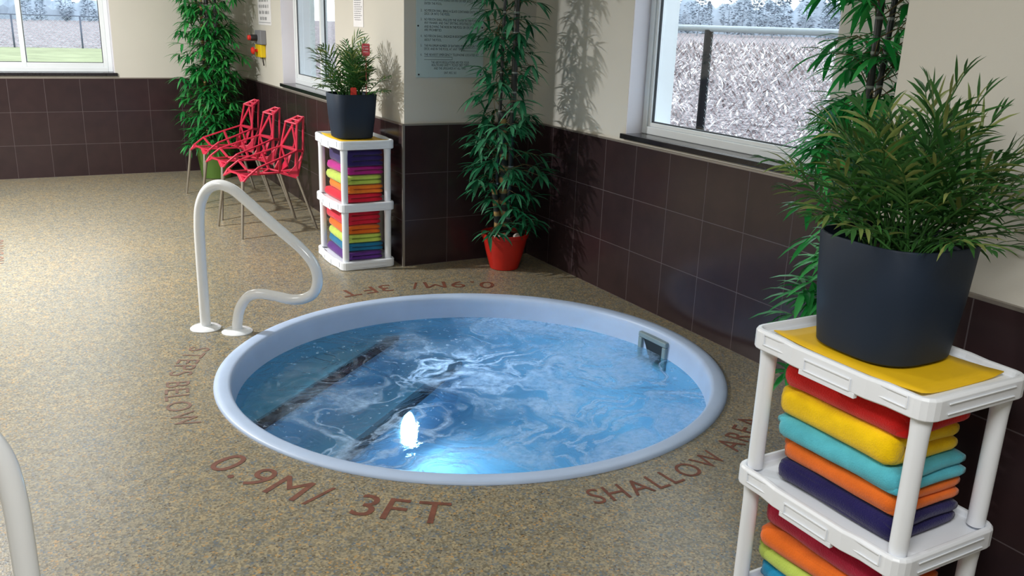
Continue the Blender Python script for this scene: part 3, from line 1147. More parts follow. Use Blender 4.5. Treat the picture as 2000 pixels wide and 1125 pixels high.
ZT = [z1 - TRAY_IN + 0.0035 for z0, z1 in TIERS]
pile(SN, ZT[1], [('navy', 'navy blue folded towel at the bottom of the pile', 0.062, 2), ('orange', 'orange folded towel above the navy one', 0.060, 2),
                 ('aqua', 'light turquoise folded towel below the yellow one', 0.058, 2), ('yellow', 'yellow folded towel below the red one', 0.078, 2),
                 ('red', 'red folded towel on top of the pile', 0.070, 2)], 'towels on the middle tier of the near shelf', 'on the near shelf, middle tier', 0.0, 0.0)
pile(SN, ZT[0], [('purple', 'purple folded towel under the blue one', 0.055, 2), ('blue', 'bright blue folded towel under the lime one', 0.056, 2),
                 ('lime', 'lime green folded towel under the orange one', 0.056, 2), ('orange', 'orange folded towel under the crimson one', 0.058, 2),
                 ('crimson', 'crimson folded towel on top of the pile', 0.085, 2)], 'towels on the lowest tier of the near shelf', 'on the near shelf, lowest tier', 0.0, 0.0)
pile(SF, ZT[1], [('scarlet', 'scarlet folded towel at the bottom of the pile', 0.058, 2), ('tangerine', 'orange folded towel above the scarlet one', 0.055, 2),
                 ('lime', 'lime green folded towel below the magenta one', 0.058, 2), ('magenta', 'magenta folded towel below the indigo one', 0.056, 2),
                 ('indigo', 'thick dark indigo folded towel on top of the pile', 0.105, 3)], 'towels on the middle tier of the far shelf', 'on the shelf beyond the tub', 0.0, 0.0)
pile(SF, ZT[0], [('plum', 'purple folded towel on the floor tier', 0.055, 2), ('teal', 'blue folded towel on the purple one', 0.055, 2),
                 ('lime', 'lime green folded towel on the blue one', 0.056, 2), ('orange', 'orange folded towel on the lime one', 0.056, 2),
                 ('coral', 'thick red folded towel topping the lower pile', 0.095, 3)], 'towels on the lowest tier of the far shelf', 'on the shelf beyond the tub', 0.0, 0.0)

for S, lb in ((SN, 'yellow sheet lining the top of the near shelf under the navy pot'), (SF, 'yellow sheet on the top of the far shelf under the navy pot')):
    b = MB()
    z = ZT[2]
    nx, ny = 8, 10
    hx, hy = 0.148, 0.222
    g = [[b.bm.verts.new((-hx + 2 * hx * i / nx, -hy + 2 * hy * j / ny,
                          0.0005 + 0.010 * max(0, (abs(i / nx - 0.5) * 2) ** 4 * (abs(j / ny - 0.5) * 2) ** 3))) for j in range(ny + 1)] for i in range(nx + 1)]
    for i in range(nx):
        for j in range(ny):
            b.bm.faces.new((g[i][j], g[i + 1][j], g[i + 1][j + 1], g[i][j + 1]))
    o = b.build('yellow_sheet', M['yellow'], None, smooth=True, loc=(S.x, S.y, z))
    md = o.modifiers.new('thick', 'SOLIDIFY')
    md.thickness = 0.003
    md.offset = 1
    tag(o, lb, 'sheet', 'yellow sheets on the shelves')


# ------------------------------------------------------------------ plants
def sup_ring(a, n, z, seg=56):
    out = []
    for k in range(seg):
        t = 2 * PI * k / seg
        c, s = math.cos(t), math.sin(t)
        out.append(Vector((a * math.copysign(abs(c) ** (2 / n), c), a * math.copysign(abs(s) ** (2 / n), s), z)))
    return out


def leaf(b, base, d, up, L, w, droop, segs=4, fold=0.25):
    """one lanceolate leaf; d direction, up its upper side"""
    d = Vector(d).normalized()
    up = Vector(up)
    s = d.cross(up)
    if s.length < 1e-3:
        s = d.cross(Vector((1, 0.3, 0)))
    s.normalize()
    prof = (0.12, 0.85, 1.0, 0.62, 0.0) if segs == 4 else (0.15, 1.0, 0.75, 0.0)
    p = Vector(base)
    rows = []
    for i in range(segs + 1):
        n = s.cross(d)
        hw = w / 2 * prof[i]
        if hw > 0:
            rows.append((b.bm.verts.new(p - s * hw + n * hw * fold), b.bm.verts.new(p), b.bm.verts.new(p + s * hw + n * hw * fold)))
        else:
            rows.append((b.bm.verts.new(p),))
        p = p + d * (L / segs)
        d = (d + Vector((0, 0, -droop / segs))).normalized()
    for r0_, r1_ in zip(rows, rows[1:]):
        if len(r1_) == 3:
            b.bm.faces.new((r0_[0], r0_[1], r1_[1], r1_[0]))
            b.bm.faces.new((r0_[1], r0_[2], r1_[2], r1_[1]))
        else:
            b.bm.faces.new((r0_[0], r0_[1], r1_[0]))
            b.bm.faces.new((r0_[1], r0_[2], r1_[0]))


def palm(label, loc, a_bot, a_top, h, n_exp, nfr, reach, seed, specials=(), group='potted palms on the shelves'):
    rnd = random.Random(seed)
    root = tag(empty('potted_palm', loc), label, 'plant', group)
    b = MB()
    t = 0.007
    b.loft([sup_ring(a_bot - 0.008, n_exp, 0.0), sup_ring(a_bot, n_exp, 0.006), sup_ring((a_bot + a_top) / 2 + 0.003, n_exp, h * 0.5), sup_ring(a_top, n_exp, h - 0.004),
            sup_ring(a_top - 0.002, n_exp, h), sup_ring(a_top - t, n_exp, h), sup_ring(a_top - t - 0.002, n_exp, h - 0.06), sup_ring(a_top - t - 0.006, n_exp, h - 0.07)])
    b.build('pot', M['pot_navy'], root, smooth=True, auto=45)
    b = MB()
    b.loft([sup_ring(a_top - t - 0.008, n_exp, h - 0.062), sup_ring(a_top * 0.6, n_exp, h - 0.045), sup_ring(a_top * 0.2, n_exp, h - 0.035)])
    b.build('soil', M['soil'], root, smooth=True)
    fr = []
    for i in range(nfr):
        az = i * 2.39996 + rnd.uniform(-0.4, 0.4)
        q = (i + 0.5) / nfr
        tilt = math.radians(4 + 55 * q ** 1.1 + rnd.uniform(-9, 9))
        L = reach * rnd.uniform(0.78, 1.1) * (1.0 - 0.30 * q)
        fr.append((az, tilt, L, rnd.uniform(0.5, 1.25)))
    fr += list(specials)
    wx = -0.035 - loc[0]
    for az, tilt, L, droop in fr:
        b = MB()
        # fronds that would run into the wall behind bend the other way
        if L * 1.05 * math.sin(min(1.5, tilt + 0.35)) * math.cos(az) > wx - 0.02:
            while L * 1.05 * math.sin(min(1.5, tilt + 0.35)) * math.cos(az) > wx - 0.02:
                az += -0.12 if math.sin(az) <= 0 else 0.12
        p = Vector((rnd.uniform(-1, 1) * a_top * 0.42, rnd.uniform(-1, 1) * a_top * 0.42, h - 0.045))
        d = Vector((math.sin(tilt) * math.cos(az), math.sin(tilt) * math.sin(az), math.cos(tilt)))
        n = 16
        pts = [p.copy()]
        dirs = [d.copy()]
        for k in range(n):
            p = p + d * (L / n)
            hz = Vector((math.cos(az), math.sin(az), 0))
            d = (d + (hz * 0.5 + Vector((0, 0, -0.55))) * droop * 0.085 * (k / n + 0.25)).normalized()
            pts.append(p.copy())
            dirs.append(d.copy())
        b.tube(pts, [0.0030 * (1 - 0.75 * k / n) + 0.0006 for k in range(n + 1)], 5)
        start = 0.34 + rnd.uniform(-0.05, 0.05)
        nl = 10
        side0 = Vector((-math.sin(az), math.cos(az), 0))
        roll = rnd.uniform(-0.5, 0.5)
        for k in range(nl):
            u = start + (1 - start) * k / (nl - 1)
            x = u * n
            i0 = min(int(x), n - 1)
            q = pts[i0].lerp(pts[i0 + 1], x - i0)
            dd = dirs[i0]
            upv = side0.cross(dd).normalized() * -1
            sd_ = (side0 * math.cos(roll) + upv * math.sin(roll)).normalized()
            upn = sd_.cross(dd).normalized()
            if upn.z < 0:
                upn = -upn
            prof = math.sin(PI * (0.20 + 0.72 * (k / (nl - 1)))) ** 0.7
            ll = L * 0.32 * prof * rnd.uniform(0.85, 1.1)
            ang = 1.0 - 0.62 * k / (nl - 1)
            for s in (-1, 1):
                ld = dd * math.cos(ang) + sd_ * s * math.sin(ang) + upn * rnd.uniform(-0.15, 0.4)
                te = q + ld.normalized() * ll
                if te.x > wx + 0.02:
                    continue
                leaf(b, q, ld, upn, ll, 0.0095 + 0.002 * rnd.random(), 0.6 + rnd.uniform(-0.3, 0.6), 4, 0.35)
        b.build('frond', M['palm'], root, smooth=True)
    return root


palm('big dark green palm in a square navy pot on the near shelf', (SN.x + 0.03, SN.y + 0.03, ZT[2] + 0.0042), 0.140, 0.163, 0.288, 3.0, 60, 0.41, 3,
     [(-0.55, 0.75, 0.50, 0.3), (-0.75, 1.0, 0.50, 0.5), (-0.35, 0.62, 0.40, 0.4), (0.0, 0.6, 0.42, 0.5), (2.6, 0.8, 0.42, 0.9), (-0.9, 1.15, 0.46, 0.7), (-0.7, 1.3, 0.44, 0.6)])
palm_far = palm('smaller palm with red tags in a navy pot on the far shelf', (SF.x - 0.01, SF.y + 0.0, ZT[2] + 0.0042), 0.122, 0.148, 0.282, 3.6, 46, 0.40, 11)

# tags stuck in the far palm
tr_ = tag(empty('plant_tag', (SF.x + 0.055, SF.y - 0.105, 1.10)), 'pink tag on a stake standing among the far palm fronds', 'tag', 'plant tags in the far palm')
f2 = Vector((0.875, -0.484, 0)).normalized()


def card(name, root, w, z0, z1, m, tilt=0.0):
    b = MB()
    n = Vector((f2.y, -f2.x, 0)) * 0.0012
    c = []
    for z in (z0, z1):
        for s in (-1, 1):
            c.append(f2 * (s * w / 2))
    q = [f2 * (-w / 2), f2 * (w / 2)]
    r = 0.008
    out = []
    for cx, cz, a0 in ((w / 2 - r, z1 - r, 0), (-w / 2 + r, z1 - r, 90), (-w / 2 + r, z0 + r, 180), (w / 2 - r, z0 + r, 270)):
        for k in range(5):
            a = math.radians(a0 + 22.5 * k)
            out.append(f2 * (cx + r * math.cos(a)) + Vector((0, 0, cz + r * math.sin(a))))
    b.loft([[p - n for p in out], [p + n for p in out]])
    return b.build(name, m, root)


MB().tube([(0, 0, -0.03), (0, 0, 0.26)], 0.0025, 6).build('stake', M['tag_pink'], tr_)
cd = card('card', tr_, 0.05, 0.25, 0.325, M['tag_pink'])
b = MB()
for i in range(3):
    z = 0.272 + i * 0.016
    nn = Vector((f2.y, -f2.x, 0))
    if nn.y > 0:
        nn = -nn
    b.quad([f2 * s + nn * 0.0016 + Vector((0, 0, zz)) for s, zz in ((-0.016, z), (0.016, z), (0.016, z + 0.006), (-0.016, z + 0.006))])
b.build('print', M['tag_print'], cd)
tr2 = tag(empty('plant_tag', (SF.x - 0.035, SF.y - 0.118, 1.05)), 'small red tag stuck at the rim of the far navy pot', 'tag', 'plant tags in the far palm')
card('card', tr2, 0.038, 0.03, 0.105, M['tag_red'])
MB().tube([(0, 0, 0.0), (0, 0, 0.05)], 0.003, 6).build('stake', M['tag_red'], tr2)


def bamboo(label, loc, pot_prof, pot_mat, leaf_mat, canes, clusters, seed, height=2.3, rocks=False, lean=(0, 0), group='artificial bamboo plants'):
    """canes: (dx,dy,radius,top,material); clusters: (count, zmin, zmax, spread function)"""
    rnd = random.Random(seed)
    root = tag(empty('bamboo_plant', loc), label, 'plant', group)
    ph = pot_prof[-1][1]
    rt = pot_prof[-1][0]
    t = 0.008
    MB().lathe(list(pot_prof) + [(rt - t, ph), (rt - t - 0.006, ph - 0.04)], 40).build('pot', M[pot_mat], root, smooth=True, auto=40)
    MB().lathe([(rt - t - 0.004, ph - 0.035), (rt * 0.5, ph - 0.025), (0.01, ph - 0.02)], 32).build('soil', M['soil'], root, smooth=True)
    cs = []
    for dx, dy, r, top, m in canes:
        pts = []
        rads = []
        n = int(top / 0.04)
        bx, by = rnd.uniform(-0.05, 0.05), rnd.uniform(-0.05, 0.05)
        for k in range(n + 1):
            z = ph - 0.03 + (top - ph) * k / n
            lk = min(1.0, max(0.0, (z - ph) / 0.8))
            pts.append((dx + bx * (k / n) ** 1.5 + lean[0] * lk, dy + by * (k / n) ** 1.5 + lean[1] * lk, z))
            rads.append(r * (1.12 if k % 3 == 0 else 1.0) * (1 - 0.25 * k / n))
        MB().tube(pts, rads, 10).build('cane', M[m], root, smooth=True)
        cs.append(pts)
    leaves = MB()
    tw = MB()
    for cnt, z0, z1, spread in clusters:
        for i in range(cnt):
            z = rnd.uniform(z0, z1)
            pts = rnd.choice(cs)
            c = min(pts, key=lambda p: abs(p[2] - z))
            az = rnd.uniform(0, 2 * PI)
            ln_ = spread * rnd.uniform(0.25, 1.0)
            st_ = Vector((c[0], c[1], z - 0.05))
            en = st_ + Vector((math.cos(az) * ln_, math.sin(az) * ln_, rnd.uniform(-0.02, 0.10)))
            w = en + Vector(loc)
            # keep clear of the walls
            if w.x > XR - 0.10 if w.y < 0 else w.x > -0.10:
                continue
            if 0 < w.x < XR and w.y < 0 and w.y > -0.10:
                continue
            if w.y > YF - 0.12:
                continue
            midp = st_.lerp(en, 0.5) + Vector((0, 0, 0.03))
            tw.tube([st_, midp, en], [0.0025, 0.002, 0.0012], 4)
            nl = rnd.randint(5, 8)
            for k in range(nl):
                a2 = az + (k - (nl - 1) / 2) * 0.55 + rnd.uniform(-0.25, 0.25)
                el = rnd.uniform(-0.75, 0.35)
                d_ = Vector((math.cos(a2) * math.cos(el), math.sin(a2) * math.cos(el), math.sin(el)))
                L = rnd.uniform(0.11, 0.185)
                tip = en + d_ * L + Vector(loc)
                if tip.x > (XR - 0.015 if tip.y < 0 else -0.015) or tip.y > YF - 0.02 or (tip.x > 0 and -0.02 < tip.y):
                    continue
                if tip.x > 0 and tip.y < YC + 0.02:
                    continue
                leaf(leaves, en, d_, (0, 0, 1), L, rnd.uniform(0.019, 0.029), rnd.uniform(0.4, 1.1))
    tw.build('twigs', M['twig'], root)
    leaves.build('foliage', M[leaf_mat], root, smooth=True)
    if rocks:
        for i in range(9):
            a, r = rnd.uniform(0, 2 * PI), rnd.uniform(0.03, 0.115)
            s = rnd.uniform(0.014, 0.026)
            b = MB()
            bmesh.ops.create_icosphere(b.bm, subdivisions=2, radius=s)
            for v in b.bm.verts:
                v.co *= 1 + 0.35 * noise.noise(v.co * 45 + Vector((i * 3.0, 0, 0)))
                v.co.z *= 0.75
            o = b.build('pebble', M['pebble'] if i % 3 else M['rind'], None, smooth=True, loc=(loc[0] + r * math.cos(a), loc[1] + r * math.sin(a), loc[2] + ph - 0.030 + s * 0.72))
            tag(o, 'pale pebble lying on the soil in the red pot' if i % 3 else 'reddish brown pebble lying on the soil in the red pot', 'pebble',
                'pale pebbles in the red pot' if i % 3 else 'brown pebbles in the red pot')
    return root


bamboo('tall artificial bamboo in a red pot in the alcove corner', (0.605, -0.285, 0),
       [(0.088, 0.0), (0.096, 0.004), (0.128, 0.12), (0.150, 0.215), (0.157, 0.218), (0.160, 0.245)], 'pot_red', 'bamboo_cool',
       [(0.0, 0.02, 0.036, 1.08, 'cane_b'), (0.015, -0.01, 0.020, 2.35, 'cane_d'), (-0.055, 0.0, 0.022, 0.62, 'cane_b'), (-0.06, 0.03, 0.012, 2.1, 'cane_d')],
       [(60, 0.30, 0.9, 0.21), (75, 0.9, 1.6, 0.18), (75, 1.6, 2.4, 0.20)], 21, rocks=True, lean=(-0.085, -0.16))
bamboo('dense tall artificial bamboo in an olive green pot in the far corner', (-0.46, 3.80, 0),
       [(0.13, 0.0), (0.14, 0.005), (0.19, 0.34), (0.195, 0.37)], 'pot_green', 'bamboo',
       [(0.0, 0.02, 0.022, 2.4, 'cane_d'), (0.06, -0.02, 0.020, 2.2, 'cane_d'), (-0.06, 0.0, 0.016, 2.3, 'cane_b')],
       [(170, 0.30, 1.0, 0.23), (170, 1.0, 1.7, 0.24), (80, 1.7, 2.4, 0.24)], 5)
bamboo('bright green artificial bamboo standing behind the big palm at the window end', (0.50, -3.13, 0),
       [(0.11, 0.0), (0.12, 0.005), (0.165, 0.28), (0.17, 0.30)], 'pot_navy', 'bamboo_bright',
       [(0.0, 0.0, 0.015, 2.4, 'cane_d'), (0.05, 0.04, 0.013, 2.2, 'cane_d')],
       [(55, 0.35, 1.0, 0.21), (85, 1.0, 1.6, 0.17), (80, 1.6, 2.4, 0.19)], 17)


# ------------------------------------------------------------------ red lattice chairs
def make_chair(label):
    root = tag(empty('lattice_chair'), label, 'chair', 'red lattice chairs along the wall')

    # local frame: -x is the front, y sideways, z up
    def P(x, y, z):
        return {1: Vector((x, y, z)), -1: Vector((x, -y, z))}
    A = P(-0.225, 0.195, 0.445)     # front corner of the seat edge
    B = P(-0.262, 0.188, 0.400)     # socket of the front leg
    Bi = P(-0.245, 0.070, 0.445)
    S1 = P(-0.140, 0.192, 0.505)
    S2 = P(0.040, 0.172, 0.560)
    E = P(0.185, 0.142, 0.605)      # elbow where seat side meets back
    G = P(0.172, 0.165, 0.402)      # socket of the rear leg
    Q = P(0.060, 0.100, 0.440)
    N = P(-0.110, 0.105, 0.440)
    H = P(0.200, 0.070, 0.450)
    K = P(0.262, 0.085, 0.590)
    T = P(0.213, 0.100, 0.795)      # front top corner
    T2 = P(0.292, 0.042, 0.838)
    V0 = Vector((-0.225, 0, 0.440))
    V1 = Vector((-0.035, 0, 0.428))
    V2 = Vector((0.115, 0, 0.428))
    V3 = Vector((0.235, 0, 0.600))
    seat = MB()
    w, t = 0.020, 0.012

    def br(m, a, c, ww=w):
        m.bar(a, c, ww, t, (0, 0, 1))
    for s in (-1, 1):
        for a, c in ((A[s], B[s]), (A[s], Bi[s]), (B[s], Bi[s]), (A[s], S1[s]), (S1[s], S2[s]), (S2[s], E[s]), (S1[s], N[s]),
                     (S2[s], Q[s]), (N[s], Q[s]), (Bi[s], N[s]), (Q[s], V1), (Bi[s], V0), (Q[s], V2), (Q[s], G[s]),
                     (E[s], G[s]), (G[s], V2), (V0, V1), (V1, V2), (N[s], V1)):
            br(seat, a, c)
        # folded gussets that carry the leg sockets
        for tri in ((B[s], B[s] + Vector((0.06, -0.05 * s, 0.04)), B[s] + Vector((0.01, -0.09 * s, 0.045))), (G[s], G[s] + Vector((-0.06, -0.04 * s, 0.03)), G[s] + Vector((0.02, 0.0, 0.13)))):
            n = (tri[1] - tri[0]).cross(tri[2] - tri[0]).normalized() * 0.006
            seat.loft([[p - n for p in tri], [p + n for p in tri]])
    seat.build('seat', M['red'], root, bevel=0.003)
    bk = MB()
    for s in (-1, 1):
        for a, c in ((E[s], T[s]), (E[s], K[s]), (T[s], T2[s]), (G[s], K[s]), (K[s], T2[s]), (E[s], H[s]), (H[s], V2), (E[s], Vector((0.225, -0.02 * s, 0.795)))):
            bk.bar(a, c, w, t, (1, 0, 0.2))
        tri = (T[s], T2[s], Vector((0.225, 0.030 * s, 0.806)))
        n = (tri[1] - tri[0]).cross(tri[2] - tri[0]).normalized() * 0.006
        bk.loft([[p - n for p in tri], [p + n for p in tri]])
        # back fin down to the rear leg
        tri = (G[s], K[s], H[s])
        n = (tri[1] - tri[0]).cross(tri[2] - tri[0]).normalized() * 0.005
        bk.loft([[p - n for p in tri], [p + n for p in tri]])
    bk.bar(T2[1], T2[-1], 0.022, t, (0.4, 0, 1))
    bk.bar(T[1], T[-1], 0.022, t, (0.4, 0, 1))
    bk.bar(Vector((0.25, 0.07, 0.815)), Vector((0.25, -0.07, 0.815)), 0.022, t, (0.4, 0, 1))
    bk.bar(E[1], E[-1], w, t, (1, 0, 0.2))
    bk.build('backrest', M['red'], root, bevel=0.003)
    for s in (-1, 1):
        MB().tube([B[s] + Vector((0, 0, 0.012)), (-0.308, 0.245 * s, 0.0)], [0.0125, 0.0095], 12).build('leg', M['alu'], root, smooth=True, auto=50)
        MB().tube([G[s] + Vector((0, 0, 0.012)), (0.305, 0.195 * s, 0.0)], [0.0125, 0.0095], 12).build('leg', M['alu'], root, smooth=True, auto=50)
    return root


ch0 = make_chair('red lattice chair nearest the towel shelf, first of the row')
for i, (x, y, rz, lb) in enumerate(((-0.545, 1.400, 0.15, None), (-0.545, 2.085, 0.14, 'middle red lattice chair of the row of three'),
                                    (-0.545, 2.800, 0.13, 'red lattice chair nearest the corner bamboo, last of the row'))):
    c = ch0 if i == 0 else copy_tree(ch0)
    if lb:
        c['label'] = lb
    c.location = (x, y, 0)
    c.rotation_euler = (0, 0, rz)

# ------------------------------------------------------------------ things on the walls
sg = tag(empty('rules_sign', (0.078, -0.0005, 1.23)), 'large pale sign of numbered pool rules on the alcove wall', 'sign')
SWD, SHT = 0.474, 0.80
MB().box(0, SWD, -0.008, 0, 0, SHT).build('board', M['sign'], sg, bevel=0.002)
LINES = [(0.055, 0.495, 'NO PERSON INFECTED WITH A COMMUNICABLE DISEASE'), (0.055, 0.472, 'OR HAVING OPEN SORES ON HIS OR HER BODY SHALL'), (0.055, 0.450, 'ENTER THE POOL.'),
    (0.030, 0.407, '2.'), (0.055, 0.407, 'NO PERSON SHALL BRING A GLASS CONTAINER ONTO THE'), (0.055, 0.388, 'DECK OR INTO THE POOL.'),
    (0.030, 0.354, '3.'), (0.055, 0.354, 'NO PERSON SHALL POLLUTE THE WATER IN THE POOL IN'), (0.055, 0.334, 'ANY MANNER, AND THAT SPITTING, SPOUTING OF WATER'),
    (0.055, 0.311, 'AND BLOWING THE NOSE IN THE POOL OR ON THE DECK'), (0.055, 0.291, 'ARE PROHIBITED.'),
    (0.030, 0.254, '4.'), (0.055, 0.254, 'NO PERSON SHALL ENGAGE IN BOISTEROUS PLAY IN OR'), (0.055, 0.231, 'ABOUT THE POOL.'),
    (0.030, 0.196, '5.'), (0.055, 0.196, 'THE MAXIMUM NUMBER OF BATHERS PERMITTED ON THE'), (0.055, 0.176, 'DECK AND IN THE POOL AT ANY TIME IS'),
    (0.030, 0.141, '6.'), (0.055, 0.141, 'THE NEAREST EMERGENCY TELEPHONE LOCATED AT')]
LINES = [(x, z - 0.007, t_) for x, z, t_ in LINES]
tx = MB()
for x, z, s in LINES:
    n = len(s)
    full = 0.385 if n > 40 else 0.385 * n / 48
    ws = sum((0.32 if c == ' ' else glyph(c)[2]) for c in s) + 0.16 * (n - 1)
    h = 0.0145
    text_flat(tx, s, (x, -0.0088, z), (1, 0, 0), (0, 0, 1), h, min(1.0, full / (ws * h)) if n > 3 else 0.7)
for z, s in ((0.087, 'THE ABOVE REGULATIONS ARE FOR YOUR'), (0.070, 'HEALTH AND SAFETY. PLEASE OBEY THEM'), (0.050, 'AND THE LIFEGUARDS AT ALL TIMES.'), (0.022, 'ONT. REG. 565')):
    ws = sum((0.32 if c == ' ' else glyph(c)[2]) for c in s) + 0.16 * (len(s) - 1)
    text_flat(tx, s, (SWD / 2, -0.0088, z), (1, 0, 0), (0, 0, 1), 0.0145, min(0.62, 0.31 / (ws * 0.0145)), 0.16, 'C')
for x0, x1, z in ((0.31, 0.435, 0.182), (0.31, 0.435, 0.166), (0.055, 0.25, 0.127), (0.055, 0.25, 0.110)):
    tx.quad([(x0, -0.0088, z), (x1, -0.0088, z), (x1, -0.0088, z + 0.0018), (x0, -0.0088, z + 0.0018)])
for x0, z0, z1 in ((0.433, 0.166, 0.182), (0.249, 0.110, 0.127)):
    tx.quad([(x0, -0.0088, z0), (x0 + 0.0018, -0.0088, z0), (x0 + 0.0018, -0.0088, z1), (x0, -0.0088, z1)])
tx.build('lettering', M['ink'], sg)
for x, z in ((0.018, 0.018), (SWD - 0.018, 0.018), (0.013, 0.314), (SWD - 0.013, 0.314), (0.018, SHT - 0.018), (SWD - 0.018, SHT - 0.018)):
    MB().lathe([(0.0055, 0), (0.0055, 0.002), (0.003, 0.004)], 12, axis=(0, -1, 0), c=(x, -0.008, z)).build('screw', M['screw'], sg, smooth=True, auto=40)


def notice(label, y0, y1, z0, z1, big, m):
    """paper on the side wall (X = 0)"""
    rt = tag(empty('paper_notice', (-0.0005, (y0 + y1) / 2, z0)), label, 'notice', 'paper notices on the side wall')
    hw, H = (y1 - y0) / 2, z1 - z0
    MB().box(-0.003, 0, -hw, hw, 0, H).build('sheet', M['paper'], rt)
    rnd = random.Random(int(y0 * 100))
    rows = 10 if big else 22
    for i in range(rows):
        b = MB()
        z = 0.045 + (H - 0.07) * i / rows
        hgt = (H - 0.07) / rows * (0.55 if big else 0.42)
        y = hw - 0.05 * (1 if big else 0.4) - (0.12 * hw if i == 0 else 0)
        end = -hw + 0.05 * (1 if big else 0.4) + (0.25 * hw if i == 0 else rnd.uniform(0, 0.15) * hw)
        while y > end + 0.02:
            ln_ = rnd.uniform(0.3, 0.8) * (0.12 if big else 0.06)
            e = max(end, y - ln_)
            # short upright strokes standing for letters
            yy = y
            step = hgt * 0.55
            while yy - step * 0.6 > e:
                b.quad([(-0.0036, yy, z), (-0.0036, yy - step * 0.45, z), (-0.0036, yy - step * 0.45, z + hgt), (-0.0036, yy, z + hgt * rnd.choice((1, 0.8)))])
                yy -= step
            y = e - hgt * 0.7
        b.build('text_line', m, rt)
    if big:
        b = MB()
        for z in (0.02,):
            b.quad([(-0.0036, hw - 0.02, z), (-0.0036, -hw + 0.02, z), (-0.0036, -hw + 0.02, z + 0.006), (-0.0036, hw - 0.02, z + 0.006)])
        b.build('border', M['ink_pale'], rt)


notice('white notice in large type beside the corner bamboo', 3.20, 3.68, 1.48, 2.1, True, M['ink'])
notice('white notice in small type near the alcove corner', 0.725, 0.925, 1.517, 1.90, False, M['ink_pale'])

sw = tag(empty('wall_switch', (0, 3.53, 1.36)), 'grey wall box with a black knob above the yellow button box', 'switch')
MB().box(-0.055, -0.0005, -0.11, 0.11, -0.06, 0.07).build('housing', M['box_grey'], sw, bevel=0.006)
kb = MB().lathe([(0.030, 0), (0.030, 0.055), (0.026, 0.062)], 20, axis=(-1, 0, 0), c=(-0.055, 0.03, 0.0)).build('knob', M['knob_black'], sw, smooth=True, auto=40)
MB().lathe([(0.024, 0), (0.024, 0.02), (0.018, 0.026)], 20, axis=(-1, 0, 0), c=(-0.117, 0.03, 0.0)).build('tip', M['knob_red'], kb, smooth=True, auto=40)
eb = tag(empty('emergency_button', (0, 3.56, 1.235)), 'yellow wall box with a red mushroom push button under the grey box', 'button')
MB().box(-0.050, -0.0005, -0.105, 0.105, -0.055, 0.063).build('housing', M['box_yellow'], eb, bevel=0.006)
MB().lathe([(0.014, 0), (0.014, 0.03), (0.034, 0.034), (0.034, 0.048), (0.022, 0.060), (0.004, 0.064)], 24, axis=(-1, 0, 0), c=(-0.050, 0.02, 0.005)).build('button', M['knob_red'], eb, smooth=True, auto=40)
MB().tube([(-0.030, -0.085, -0.05), (-0.028, -0.09, -0.08), (-0.02, -0.088, -0.13)], 0.006, 8).build('pull_tab', M['knob_black'], eb, smooth=True)

# ------------------------------------------------------------------ outside
GZ = 0.10


def ground_z(x, y):
    dx = max(0.0, x - 1.2)
    return 0.0 + min(1.0, dx * 0.010) * 1.0 + (GZ if y > YF + 0.3 else 0) * min(1, max(0, (y - YF) / 2))


b = MB()
xs = [1.2, 1.6, 2, 3, 4, 6, 9, 14, 20, 30, 45, 65, 90, 120, 170]
ys = [-60, -40, -25, -15, -9, -6, -4, -2, 0, 2, 4.5, 6, 9, 14, 22, 32, 33.2, 48, 70, 98, 130, 170]
g = [[b.bm.verts.new((x, y, ground_z(x, y))) for y in ys] for x in xs]
for i in range(len(xs) - 1):
    for j in range(len(ys) - 1):
        b.bm.faces.new((g[i][j], g[i + 1][j], g[i + 1][j + 1], g[i][j + 1]))
# beyond the far wall, past the mown strip
b.quad([(-80, 32.0, GZ), (1.2, 32.0, GZ), (1.2, 170, GZ), (-80, 170, GZ)])
b.quad([(0.26, 0.26, 0.0), (1.2, 0.26, 0), (1.2, 4.5, 0.0), (0.26, 4.5, 0)])
struct(b.build('ground', M['field'], None), 'pale crop stubble field outside the windows', 'field')
b = MB()
b.quad([(-40, YF + 0.26, GZ + 0.012), (1.2, YF + 0.26, GZ + 0.012), (1.2, 32.4, GZ + 0.012), (-40, 32.4, GZ + 0.012)])
tag(b.build('grass_strip', M['grass'], None), 'mown pale grass strip outside the far window', 'grass', kind='stuff')

# stalks and husks lying on the field behind the alcove window
b = MB()
rnd = random.Random(99)
for i in range(46000):
    q = rnd.random() ** 1.8
    dist = 1.5 + q * 60
    az = rnd.uniform(0.35, 1.25)
    x, y = -2.17 + (4.0 + dist) * math.sin(az), -5.3 + (4.0 + dist) * math.cos(az)
    if x < 1.45 or abs(x - 2.0) < 0.16:
        continue
    z = ground_z(x, y)
    sc = 0.55 + q * 3.2
    a = rnd.uniform(0, 2 * PI)
    el = rnd.uniform(-0.1, 0.9)
    L = rnd.uniform(0.06, 0.2) * sc
    w = rnd.uniform(0.018, 0.05) * sc
    dv = Vector((math.cos(a) * math.cos(el), math.sin(a) * math.cos(el), math.sin(el)))
    sv = Vector((-math.sin(a), math.cos(a), rnd.uniform(-0.5, 0.5))).normalized()
    p0 = Vector((x, y, z + rnd.uniform(0.0, 0.05)))
    p1 = p0 + dv * L * 0.5 + Vector((0, 0, 0.02))
    p2 = p0 + dv * L
    v = [b.bm.verts.new(q_) for q_ in (p0 - sv * w * 0.3, p0 + sv * w * 0.3, p1 + sv * w * 0.5, p1 - sv * w * 0.5, p2)]
    b.bm.faces.new((v[0], v[1], v[2], v[3]))
    b.bm.faces.new((v[3], v[2], v[4]))
tag(b.build('crop_stubble', M['husk'], None), 'dry pale crop husks littering the field behind the chain link fence', 'stubble', kind='stuff')


